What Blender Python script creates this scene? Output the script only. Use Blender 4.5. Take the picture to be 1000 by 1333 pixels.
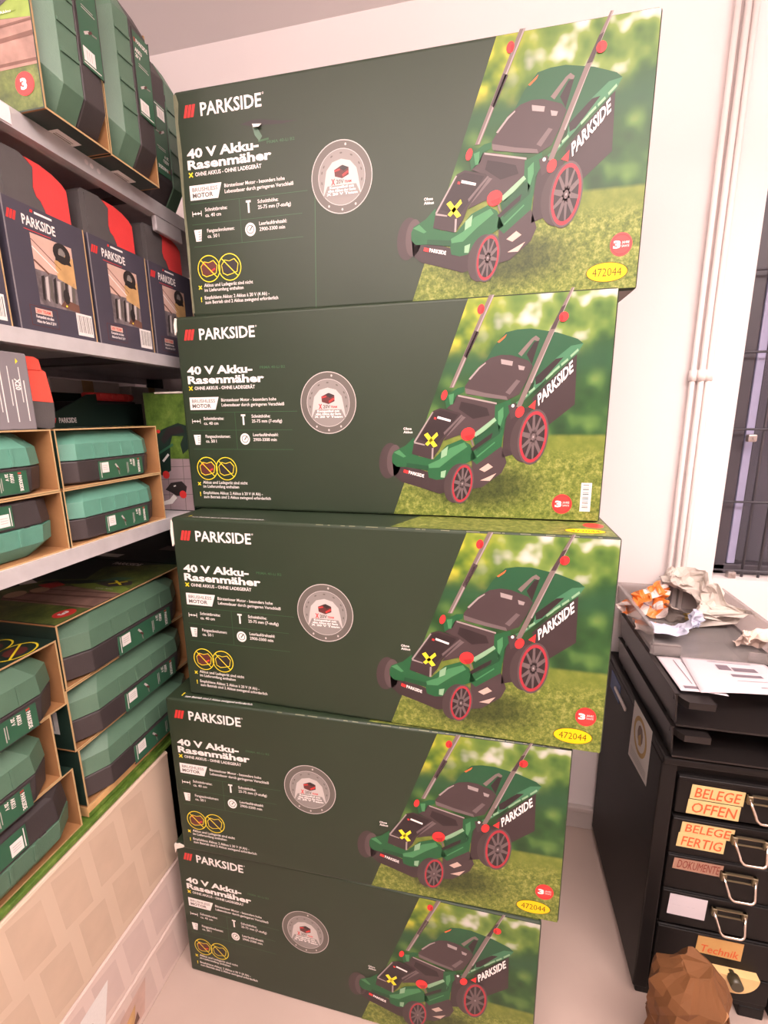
import bpy, bmesh, math, random
from mathutils import Vector, Matrix, noise
for o in list(bpy.data.objects): bpy.data.objects.remove(o, do_unlink=True)
SC = bpy.context.scene; COL = SC.collection
R = math.radians

# ------------------------------------------------------------------ camera
cam = bpy.data.cameras.new('camera'); cam_ob = bpy.data.objects.new('camera', cam); COL.objects.link(cam_ob)
cam.sensor_fit = 'HORIZONTAL'; cam.sensor_width = 36.0; cam.lens = 590.434 * 36.0 / 1000.0
cam.clip_start = 0.02
def cam_matrix(yaw, pitch, roll):
    cp, sp, cr, sr = math.cos(pitch), math.sin(pitch), math.cos(roll), math.sin(roll)
    f = Vector((0, cp, -sp)); u = Vector((0, sp, cp)); r = Vector((1, 0, 0))
    r2 = cr * r + sr * u; u2 = -sr * r + cr * u
    m = Matrix((r2, u2, -f)).transposed()
    return Matrix.Rotation(yaw, 3, 'Z') @ m
cam_ob.matrix_world = Matrix.Translation((0, 0, 1.3263)) @ cam_matrix(R(12.717), R(11.880), R(-0.721)).to_4x4()
SC.camera = cam_ob

# ------------------------------------------------------------------ light and exposure
SC.view_settings.view_transform = 'Standard'; SC.view_settings.look = 'None'
SC.view_settings.gamma = 1.0; SC.view_settings.use_curve_mapping = False
SC.view_settings.exposure = -0.72
w = bpy.data.worlds.new('world'); SC.world = w; w.use_nodes = True
w.node_tree.nodes['Background'].inputs[0].default_value = (0.9, 0.85, 0.85, 1)
w.node_tree.nodes['Background'].inputs[1].default_value = 0.12
def lamp(name, loc, sx, sy, power, col):
    l = bpy.data.lights.new(name, 'AREA'); l.shape = 'RECTANGLE'; l.size = sx; l.size_y = sy
    l.energy = power; l.color = col
    o = bpy.data.objects.new(name, l); o.location = loc; COL.objects.link(o); return o
WARM = (1.0, 0.865, 0.83)
lamp('ceiling_lamp_front', (0.85, -0.10, 2.18), 1.2, 0.25, 50, WARM)
lamp('ceiling_lamp_rear', (-0.30, -0.50, 2.18), 1.2, 0.25, 44, WARM)
for n, x, y in (('front', 0.85, -0.10), ('rear', -0.30, -0.50)):          # extra upward lamps added below the luminaires to brighten the ceiling
    lamp('added_ceiling_fill_' + n, (x, y, 1.93), 1.2, 0.25, 92, WARM).rotation_euler = (math.pi, 0, 0)

# ------------------------------------------------------------------ materials
def lin(c):
    c /= 255.0
    return c / 12.92 if c <= 0.04045 else ((c + 0.055) / 1.055) ** 2.4
def rgb(c): return (lin(c[0]), lin(c[1]), lin(c[2]), 1.0)
MATS = {}
def mat(name, col, rough=0.5, metal=0.0, var=0.06, scale=14.0, bump=0.0, spec=0.5, coat=0.0, bscale=None):
    m = bpy.data.materials.new(name); m.use_nodes = True; MATS[name] = m
    nt = m.node_tree; b = nt.nodes['Principled BSDF']
    b.inputs['Roughness'].default_value = rough; b.inputs['Metallic'].default_value = metal
    b.inputs['Specular IOR Level'].default_value = spec
    if coat: b.inputs['Coat Weight'].default_value = coat; b.inputs['Coat Roughness'].default_value = 0.25
    tc = nt.nodes.new('ShaderNodeTexCoord'); nz = nt.nodes.new('ShaderNodeTexNoise')
    nz.inputs['Scale'].default_value = scale; nz.inputs['Detail'].default_value = 4
    nt.links.new(tc.outputs['Object'], nz.inputs['Vector'])
    rp = nt.nodes.new('ShaderNodeValToRGB'); c = rgb(col)
    rp.color_ramp.elements[0].position = 0.3; rp.color_ramp.elements[1].position = 0.7
    rp.color_ramp.elements[0].color = tuple(max(0, x * (1 - var)) for x in c[:3]) + (1,)
    rp.color_ramp.elements[1].color = tuple(min(1, x * (1 + var)) for x in c[:3]) + (1,)
    nt.links.new(nz.outputs['Fac'], rp.inputs['Fac']); nt.links.new(rp.outputs['Color'], b.inputs['Base Color'])
    if bump:
        n2 = nt.nodes.new('ShaderNodeTexNoise'); n2.inputs['Scale'].default_value = bscale or scale * 6
        nt.links.new(tc.outputs['Object'], n2.inputs['Vector'])
        bp = nt.nodes.new('ShaderNodeBump'); bp.inputs['Strength'].default_value = bump; bp.inputs['Distance'].default_value = 0.002
        nt.links.new(n2.outputs['Fac'], bp.inputs['Height']); nt.links.new(bp.outputs['Normal'], b.inputs['Normal'])
    return m
mat('wall_paint', (236, 226, 224), 0.85, var=0.012, scale=3, bump=0.08, bscale=160)
mat('ceiling_paint', (228, 220, 218), 0.9, var=0.012, scale=3)
mat('floor_vinyl', (176, 156, 145), 0.5, var=0.05, scale=5, bump=0.05)
mat('skirting', (190, 178, 172), 0.6)
mat('steel_shelf', (206, 202, 204), 0.42, 0.35, var=0.08, scale=30)
mat('rack_dark', (70, 68, 70), 0.5, 0.4)
mat('box_green', (39, 51, 35), 0.46, var=0.05, scale=6, bump=0.04, bscale=40, spec=0.42)
mat('kraft', (154, 110, 68), 0.8, var=0.07, scale=25, bump=0.1)
mat('kraft_edge', (178, 148, 104), 0.85, var=0.1, scale=60)
mat('scuff_white', (228, 220, 210), 0.9, var=0.08, scale=80, bump=0.3)
mat('print_white', (238, 230, 226), 0.5, var=0.01)
mat('print_red', (205, 52, 50), 0.45, var=0.02)
mat('print_yellow', (236, 214, 44), 0.45, var=0.02)
mat('print_dim_green', (52, 92, 58), 0.5, var=0.02)
mat('oval_yellow', (232, 190, 14), 0.5, var=0.02, spec=0.3)
mat('oval_ink', (96, 70, 8), 0.6, var=0.02, spec=0.3)
mat('badge_dark', (94, 88, 82), 0.45, var=0.04)
mat('badge_mid', (130, 124, 120), 0.45, var=0.04)
mat('badge_light', (184, 176, 172), 0.45, var=0.03)
mat('ink_dark', (42, 36, 36), 0.5)
mat('ink_maroon', (88, 40, 38), 0.5)
# printed mower picture inks
for n, c in dict(bagtop=(34, 78, 50), bagrim=(62, 112, 80), dark1=(44, 34, 35), dark2=(66, 53, 54), dark3=(56, 44, 45), paleg=(128, 164, 130),
                 greyl=(150, 138, 136), grey=(100, 87, 87), steel=(112, 98, 94), orange=(206, 96, 52), red=(212, 50, 50), redd=(160, 36, 38),
                 green=(32, 86, 50), green2=(26, 70, 42), greenl=(66, 124, 80), chute=(186, 160, 148), white=(236, 228, 224), yellow=(240, 222, 50),
                 tyre=(66, 54, 54), tyre2=(84, 70, 70), rim=(158, 46, 56), spoke=(98, 84, 84)).items():
    mat('ink_mower_' + n, c, 0.45, var=0.02, scale=40, spec=0.35)
mat('case_green', (82, 112, 92), 0.42, var=0.04, scale=40, bump=0.15, bscale=500)
mat('case_teal', (88, 140, 122), 0.42, var=0.04, scale=40, bump=0.15, bscale=500)
mat('case_black', (58, 52, 53), 0.45, var=0.05, scale=40, bump=0.15, bscale=500)
mat('case_grey', (84, 80, 80), 0.45, var=0.05, scale=40, bump=0.15, bscale=500)
mat('case_red', (222, 66, 66), 0.45, var=0.03, scale=40, bump=0.12, bscale=500)
mat('case_orange', (232, 84, 70), 0.45, var=0.03, scale=40, bump=0.12, bscale=500)
mat('worn_edge', (112, 114, 90), 0.6, var=0.15, scale=60)
mat('label_green', (48, 92, 68), 0.4, var=0.03)
mat('label_white', (226, 222, 218), 0.5, var=0.03, scale=200)
mat('navy_card', (66, 62, 74), 0.5, var=0.04, scale=20)
mat('grey_card', (124, 118, 122), 0.55, var=0.03)
mat('dark_card', (26, 46, 38), 0.5, var=0.05)
mat('shade_card', (150, 140, 134), 0.7, var=0.05)
mat('backroom_card', (206, 198, 192), 0.7, var=0.04)
mat('paving_print', (150, 132, 136), 0.55, var=0.1, scale=25)
mat('wood_print', (196, 156, 104), 0.55, var=0.22, scale=30)
mat('plank_print', (196, 164, 150), 0.55, var=0.1, scale=30)
mat('steel_print', (112, 102, 104), 0.5, var=0.5, scale=60)
mat('log_print', (146, 114, 102), 0.55, var=0.3, scale=35)
mat('log_dark_print', (104, 72, 60), 0.55, var=0.2, scale=35)
mat('log_end_print', (198, 164, 132), 0.55, var=0.1, scale=60)
mat('lime_print', (120, 142, 58), 0.5, var=0.15, scale=40)
mat('cream_card', (204, 182, 160), 0.7, var=0.02, scale=9)
mat('cream_shadow_print', (195, 172, 150), 0.7, var=0.05, scale=20)
mat('pale_card', (214, 194, 184), 0.7, var=0.02, scale=9)
mat('pale_shadow_print', (203, 182, 173), 0.7, var=0.03, scale=20)
mat('black_cabinet', (19, 16, 15), 0.5, var=0.08, scale=20, spec=0.25)
mat('black_drawer', (15, 12, 11), 0.5, var=0.08, scale=20, spec=0.25)
mat('smoke_plastic', (30, 26, 25), 0.34, var=0.05, spec=0.4)
mat('chrome', (226, 214, 200), 0.18, 1.0, var=0.02)
mat('nickel_bracket', (120, 108, 84), 0.4, 0.7, var=0.05)
mat('tape_yellow', (204, 180, 124), 0.6, var=0.05, scale=40)
mat('tape_pink', (160, 122, 102), 0.6, var=0.05, scale=40)
mat('tape_ochre', (198, 154, 92), 0.6, var=0.05, scale=40)
mat('marker_orange', (206, 88, 44), 0.7, var=0.05)
mat('marker_brown', (122, 48, 36), 0.7, var=0.05)
mat('pencil_grey', (170, 160, 168), 0.7)
mat('wood_pale', (222, 184, 126), 0.5, var=0.08, scale=30)
mat('knob_dark', (64, 58, 40), 0.4)
mat('paper_white', (204, 194, 198), 0.75, var=0.02)
mat('paper_ink', (118, 106, 114), 0.75, var=0.05)
mat('paper_crumpled', (206, 196, 186), 0.8, var=0.06, scale=40)
mat('paper_blue', (206, 208, 226), 0.75, var=0.04, scale=40)
mat('tissue', (228, 206, 192), 0.85, var=0.04, scale=40)
mat('wrap_orange', (240, 132, 54), 0.35, var=0.12, scale=40)
mat('wrap_white', (232, 214, 206), 0.4, var=0.05, scale=40)
mat('wrap_violet', (84, 64, 128), 0.4, var=0.1)
mat('wrap_foil_grey', (150, 138, 130), 0.4, 0.3, var=0.1, scale=40)
mat('wrap_gold', (206, 170, 96), 0.4, 0.2, var=0.1, scale=40)
mat('bag_kraft', (106, 66, 31), 0.8, var=0.10, scale=12, bump=0.15, bscale=60)
mat('bag_inside', (168, 124, 84), 0.85, var=0.06, scale=12)
mat('pipe_paint', (246, 236, 232), 0.4, var=0.01)
mat('grille_steel', (96, 94, 100), 0.45, 0.5)
mat('clamp_steel', (190, 180, 176), 0.3, 0.8)
mat('frame_dark', (66, 62, 68), 0.4)
mat('frame_lavender', (150, 148, 176), 0.4)
mat('dusk_grey', (150, 146, 156), 0.8, var=0.06, scale=3)
mat('dusk_dark', (58, 56, 62), 0.8, var=0.06, scale=3)
mat('sticker_paper', (206, 198, 192), 0.6, var=0.03)
mat('sticker_gold', (176, 138, 70), 0.5, var=0.1)
mat('sticker_brown', (110, 84, 66), 0.5, var=0.15, scale=60)
mat('tag_blue', (46, 74, 120), 0.5)
mat('price_paper', (232, 222, 224), 0.6)

def glass(name, tint, base, edge, rough):
    m = bpy.data.materials.new(name); m.use_nodes = True; MATS[name] = m
    nt = m.node_tree; nt.nodes.remove(nt.nodes['Principled BSDF']); out = nt.nodes['Material Output']
    tr = nt.nodes.new('ShaderNodeBsdfTransparent'); tr.inputs[0].default_value = tint
    gl = nt.nodes.new('ShaderNodeBsdfPrincipled'); gl.inputs['Base Color'].default_value = (0.42, 0.39, 0.38, 1); gl.inputs['Roughness'].default_value = rough
    lw = nt.nodes.new('ShaderNodeLayerWeight'); lw.inputs[0].default_value = 0.35
    mr = nt.nodes.new('ShaderNodeMapRange'); mr.inputs[3].default_value = base; mr.inputs[4].default_value = edge
    mx = nt.nodes.new('ShaderNodeMixShader')
    nt.links.new(lw.outputs['Facing'], mr.inputs[0]); nt.links.new(mr.outputs[0], mx.inputs[0])
    nt.links.new(tr.outputs[0], mx.inputs[1]); nt.links.new(gl.outputs[0], mx.inputs[2]); nt.links.new(mx.outputs[0], out.inputs[0])
glass('clear_plastic', (0.90, 0.87, 0.86, 1), 0.22, 0.6, 0.15)
glass('window_glass', (0.72, 0.72, 0.76, 1), 0.06, 0.4, 0.03)

def nodes(name):
    m = bpy.data.materials.new(name); m.use_nodes = True; MATS[name] = m
    return m.node_tree, m.node_tree.nodes['Principled BSDF']
def N(nt, t, **kw):
    n = nt.nodes.new(t)
    for k, v in kw.items(): setattr(n, k, v)
    return n
def ramp(nt, src, stops, interp='LINEAR'):
    r = nt.nodes.new('ShaderNodeValToRGB'); cr = r.color_ramp; cr.interpolation = interp
    while len(cr.elements) < len(stops): cr.elements.new(0.5)
    for e, (p, c) in zip(cr.elements, stops): e.position = p; e.color = rgb(c)
    nt.links.new(src, r.inputs['Fac']); return r.outputs['Color']
def noise_tex(nt, vec, scale, detail=2, rough=0.5):
    n = nt.nodes.new('ShaderNodeTexNoise'); n.inputs['Scale'].default_value = scale; n.inputs['Detail'].default_value = detail
    n.inputs['Roughness'].default_value = rough; nt.links.new(vec, n.inputs['Vector']); return n.outputs['Fac']
def mixc(nt, fac, a, b):
    m = nt.nodes.new('ShaderNodeMix'); m.data_type = 'RGBA'
    nt.links.new(fac, m.inputs[0]); nt.links.new(a, m.inputs[6]); nt.links.new(b, m.inputs[7]); return m.outputs[2]
def mrange(nt, src, a, b, c=0.0, d=1.0):
    m = nt.nodes.new('ShaderNodeMapRange'); m.interpolation_type = 'SMOOTHSTEP'
    for i, v in enumerate((a, b, c, d)): m.inputs[i + 1].default_value = v
    nt.links.new(src, m.inputs[0]); return m.outputs[0]
lamp('added_outside_fill', (1.25, 1.58, 2.35), 0.25, 0.12, 5, (0.95, 0.95, 1.0))  # added fill lamp, brightens the panels outside the window
def garden(name):                                   # blurred garden photograph printed on the carton
    nt, b = nodes(name); b.inputs['Roughness'].default_value = 0.45; b.inputs['Specular IOR Level'].default_value = 0.35
    tc = N(nt, 'ShaderNodeTexCoord'); v = tc.outputs['Object']
    sp = N(nt, 'ShaderNodeSeparateXYZ'); nt.links.new(v, sp.inputs[0]); x, z = sp.outputs[0], sp.outputs[2]
    top = ramp(nt, noise_tex(nt, v, 26, 1.5), [(0.30, (36, 72, 34)), (0.46, (78, 108, 46)), (0.58, (112, 134, 62)), (0.68, (178, 180, 164)), (0.80, (200, 194, 200))])
    yel = ramp(nt, noise_tex(nt, v, 30, 1.5), [(0.30, (56, 90, 32)), (0.47, (118, 136, 40)), (0.62, (184, 178, 58)), (0.78, (204, 198, 120))])
    up = mixc(nt, mrange(nt, x, 0.27, 0.16), top, yel)
    mid = ramp(nt, noise_tex(nt, v, 20, 1.5), [(0.30, (22, 50, 26)), (0.5, (42, 78, 38)), (0.66, (80, 112, 54)), (0.8, (124, 142, 74))])
    band = ramp(nt, noise_tex(nt, v, 12, 1), [(0.3, (30, 66, 40)), (0.7, (44, 84, 50))])
    mid = mixc(nt, mrange(nt, z, 0.235, 0.27), mid, band)
    fol = mixc(nt, mrange(nt, z, 0.272, 0.318), mid, up)
    g1 = ramp(nt, noise_tex(nt, v, 150, 3, 0.7), [(0.30, (66, 82, 28)), (0.5, (104, 116, 46)), (0.72, (152, 154, 84))])
    g0 = ramp(nt, noise_tex(nt, v, 60, 3), [(0.3, (88, 104, 36)), (0.7, (114, 124, 52))])
    gr = mixc(nt, mrange(nt, z, 0.10, 0.14), g1, g0)
    # the mower's photographed cast shade on the printed lawn
    dk = ramp(nt, noise_tex(nt, v, 150, 3, 0.7), [(0.3, (38, 50, 20)), (0.7, (76, 84, 36))])
    e1 = N(nt, 'ShaderNodeVectorMath', operation='SUBTRACT'); nt.links.new(v, e1.inputs[0]); e1.inputs[1].default_value = (0.19, -0.21, 0.06)
    e2 = N(nt, 'ShaderNodeVectorMath', operation='MULTIPLY'); nt.links.new(e1.outputs[0], e2.inputs[0]); e2.inputs[1].default_value = (8.0, 0, 20.0)
    e3 = N(nt, 'ShaderNodeVectorMath', operation='LENGTH'); nt.links.new(e2.outputs[0], e3.inputs[0])
    gr = mixc(nt, mrange(nt, e3.outputs['Value'], 1.2, 0.3), gr, dk)
    all_ = mixc(nt, mrange(nt, z, 0.146, 0.154), gr, fol)
    nt.links.new(all_, b.inputs['Base Color'])
garden('garden_print')
def grass(name, a, b_, c, s=60):
    nt, b = nodes(name); b.inputs['Roughness'].default_value = 0.45
    tc = N(nt, 'ShaderNodeTexCoord')
    nt.links.new(ramp(nt, noise_tex(nt, tc.outputs['Object'], s, 4, 0.7), [(0.32, a), (0.5, b_), (0.7, c)]), b.inputs['Base Color'])
grass('grass_print', (60, 74, 28), (98, 108, 46), (150, 150, 84), 110)
grass('lawn_print', (46, 62, 26), (78, 94, 40), (112, 124, 60), 30)
grass('bright_lawn_print', (60, 88, 30), (84, 114, 42), (112, 136, 60), 40)

# ------------------------------------------------------------------ mesh helpers
class MB:
    def __init__(s): s.v = []; s.f = []; s.m = []; s.names = []; s.smooth = []
    def mi(s, n):
        if n not in s.names: s.names.append(n)
        return s.names.index(n)
    def add(s, vs, fs, m, sm=False):
        o = len(s.v); s.v += [tuple(v) for v in vs]
        for f in fs: s.f.append([i + o for i in f]); s.m.append(s.mi(m)); s.smooth.append(sm)
        return s
    def bm(s, b, m, sm=False, M=None):
        b.verts.ensure_lookup_table()
        s.add([(M @ v.co) if M else v.co for v in b.verts], [[v.index for v in f.verts] for f in b.faces], m, sm); b.free(); return s
    def box(s, lo, hi, m, bev=0.0, seg=2, M=None):
        b = bmesh.new(); bmesh.ops.create_cube(b, size=1)
        for v in b.verts: v.co = Vector([(lo[i] + hi[i]) / 2 + v.co[i] * (hi[i] - lo[i]) for i in range(3)])
        if bev: bmesh.ops.bevel(b, geom=b.edges[:] , offset=bev, segments=seg, affect='EDGES', profile=0.5)
        b.verts.index_update(); return s.bm(b, m, False, M)
    def prism(s, pts, fn, a, b, m, caps=True):         # 2-D outline swept between depths a and b through fn(u, v, w)
        n = len(pts); vs = [fn(u, v, a) for u, v in pts] + [fn(u, v, b) for u, v in pts]
        fs = [[i, (i + 1) % n, n + (i + 1) % n, n + i] for i in range(n)]
        if caps: fs += [list(range(n))[::-1], list(range(n, 2 * n))]
        return s.add(vs, fs, m)
    def poly(s, pts, fn, w, m): return s.add([fn(u, v, w) for u, v in pts], [list(range(len(pts)))], m)
    def rect(s, u0, v0, u1, v1, fn, w, m): return s.poly([(u0, v0), (u1, v0), (u1, v1), (u0, v1)], fn, w, m)
    def disc(s, u, v, ru, rv, fn, w, m, n=28, rot=0): return s.poly([(u + ru * math.cos(t) * math.cos(rot) - rv * math.sin(t) * math.sin(rot), v + ru * math.cos(t) * math.sin(rot) + rv * math.sin(t) * math.cos(rot)) for t in [2 * math.pi * i / n for i in range(n)]], fn, w, m)
    def ring(s, u, v, r0, r1, fn, w, m, n=36, k=1.0):
        vs = []
        for i in range(n):
            t = 2 * math.pi * i / n
            vs += [fn(u + r0 * math.cos(t), v + r0 * k * math.sin(t), w), fn(u + r1 * math.cos(t), v + r1 * k * math.sin(t), w)]
        return s.add(vs, [[2 * i, 2 * i + 1, (2 * i + 3) % (2 * n), (2 * i + 2) % (2 * n)] for i in range(n)], m)
    def line(s, a, b, wd, fn, w, m):
        d = Vector((b[0] - a[0], b[1] - a[1])).normalized(); p = Vector((-d.y, d.x)) * wd / 2
        return s.poly([(a[0] - p.x, a[1] - p.y), (b[0] - p.x, b[1] - p.y), (b[0] + p.x, b[1] + p.y), (a[0] + p.x, a[1] + p.y)], fn, w, m)
    def cyl(s, a, b, r, m, n=16, r2=None):
        a, b = Vector(a), Vector(b); d = (b - a).normalized(); x = d.orthogonal().normalized(); y = d.cross(x); r2 = r if r2 is None else r2
        vs = [a + (x * math.cos(t) + y * math.sin(t)) * r for t in [2 * math.pi * i / n for i in range(n)]] + [b + (x * math.cos(t) + y * math.sin(t)) * r2 for t in [2 * math.pi * i / n for i in range(n)]]
        s.add(vs, [[i, (i + 1) % n, n + (i + 1) % n, n + i] for i in range(n)], m, True)
        o = len(s.v) - 2 * n
        s.f += [[o + i for i in range(n)][::-1], [o + n + i for i in range(n)]]; s.m += [s.mi(m)] * 2; s.smooth += [False] * 2
        return s
    def tube(s, pts, r, m, n=8):
        P = [Vector(p) for p in pts]; vs = []; x = None
        for i, p in enumerate(P):
            d = (P[min(i + 1, len(P) - 1)] - P[max(i - 1, 0)]).normalized()
            x = d.orthogonal().normalized() if x is None else (x - d * x.dot(d)).normalized()
            y = d.cross(x); vs += [p + (x * math.cos(t) + y * math.sin(t)) * r for t in [2 * math.pi * k / n for k in range(n)]]
        fs = [[k * n + i, k * n + (i + 1) % n, (k + 1) * n + (i + 1) % n, (k + 1) * n + i] for k in range(len(P) - 1) for i in range(n)]
        return s.add(vs, fs + [list(range(n))[::-1], [(len(P) - 1) * n + i for i in range(n)]], m, True)
    def text(s, t, o, h, fn, w, m, width=None, xd=(1, 0), yd=(0, 1), bold=0.0, align='L'):
        vs, fs, wid = glyphs(t, bold)
        k = h / CAP[0]; kx = (width / wid) if width else k
        off = {'L': 0, 'C': -wid * kx / 2, 'R': -wid * kx}[align]
        return s.add([fn(o[0] + (x * kx + off) * xd[0] + y * k * yd[0], o[1] + (x * kx + off) * xd[1] + y * k * yd[1], w) for x, y in vs], fs, m)
    def build(s, name, parent=None, loc=None):
        me = bpy.data.meshes.new(name); me.from_pydata(s.v, [], s.f)
        for n in s.names: me.materials.append(MATS[n])
        for p, i, sm in zip(me.polygons, s.m, s.smooth): p.material_index = i; p.use_smooth = sm
        me.update()
        b = bmesh.new(); b.from_mesh(me)
        closed = [f for f in b.faces if all(len(e.link_faces) == 2 for e in f.edges)]
        if closed: bmesh.ops.recalc_face_normals(b, faces=closed)
        b.to_mesh(me); b.free()
        o = bpy.data.objects.new(name, me); COL.objects.link(o)
        if parent: o.parent = parent
        if loc: o.location = loc
        return o
CACHE = {}; CAP = [1.0]
def glyphs(t, bold):
    if (t, bold) in CACHE: return CACHE[(t, bold)]
    c = bpy.data.curves.new('lettering', 'FONT'); c.body = t; c.size = 1; c.offset = bold; c.resolution_u = 2; c.fill_mode = 'FRONT'
    o = bpy.data.objects.new('lettering', c); COL.objects.link(o); bpy.context.view_layer.update()
    me = bpy.data.meshes.new_from_object(o.evaluated_get(bpy.context.evaluated_depsgraph_get()))
    vs = [(v.co.x, v.co.y) for v in me.vertices]; fs = [list(p.vertices) for p in me.polygons]
    x0 = min((v[0] for v in vs), default=0); wid = max((v[0] for v in vs), default=1) - x0
    vs = [(x - x0, y) for x, y in vs]
    bpy.data.objects.remove(o, do_unlink=True); bpy.data.meshes.remove(me); bpy.data.curves.remove(c)
    CACHE[(t, bold)] = (vs, fs, wid); return CACHE[(t, bold)]
CAP[0] = max(v[1] for v in glyphs('H', 0.0)[0])

def tag(o, label=None, cat=None, group=None, kind=None):
    for k, v in (('label', label), ('category', cat), ('group', group), ('kind', kind)):
        if v: o[k] = v
    return o
def thing(name, loc, label, cat, group=None, rot=(0, 0, 0), scale=None):
    o = bpy.data.objects.new(name, None); COL.objects.link(o); o.location = loc; o.rotation_euler = rot; o.empty_display_size = 0.05
    if scale: o.scale = (scale,) * 3
    return tag(o, label, cat, group)
def dup(root, loc, label, rot=None, scale=None, skip=(), group=None):
    r = root.copy(); COL.objects.link(r); r.location = loc; r['label'] = label
    if group: r['group'] = group
    if rot is not None: r.rotation_euler = rot
    if scale: r.scale = scale if isinstance(scale, tuple) else (scale,) * 3
    for ch in list(root.children):
        if ch.name.split('.')[0] in skip: continue
        c = ch.copy(); COL.objects.link(c); c.parent = r
        for g in list(ch.children):
            d = g.copy(); COL.objects.link(d); d.parent = c
    return r
def structure(name, mb): return tag(mb.build(name), None, None, None, 'structure')
L1 = 0.00012
FX = lambda x0: (lambda u, v, w: (x0 + w, u, v))        # a face looking along +X: u = y, v = z
FY = lambda y0: (lambda u, v, w: (u, y0 - w, v))        # a face looking along -Y: u = x, v = z
FZ = lambda z0: (lambda u, v, w: (u, v, z0 + w))        # a face looking up
def logo(mb, u, v, h, fn, w, width, bars=True, gap=0.35):      # three slanted red bars and the white word
    if bars:
        for i in range(3):
            a = u + i * h * 0.36; mb.poly([(a, v), (a + h * 0.28, v), (a + h * 0.56, v + h), (a + h * 0.28, v + h)], fn, w, 'print_red')
    x = u + (h * (1.35 + gap) if bars else 0)
    mb.text('PARKSIDE', (x, v), h, fn, w, 'print_white', width, bold=0.022)
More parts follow.
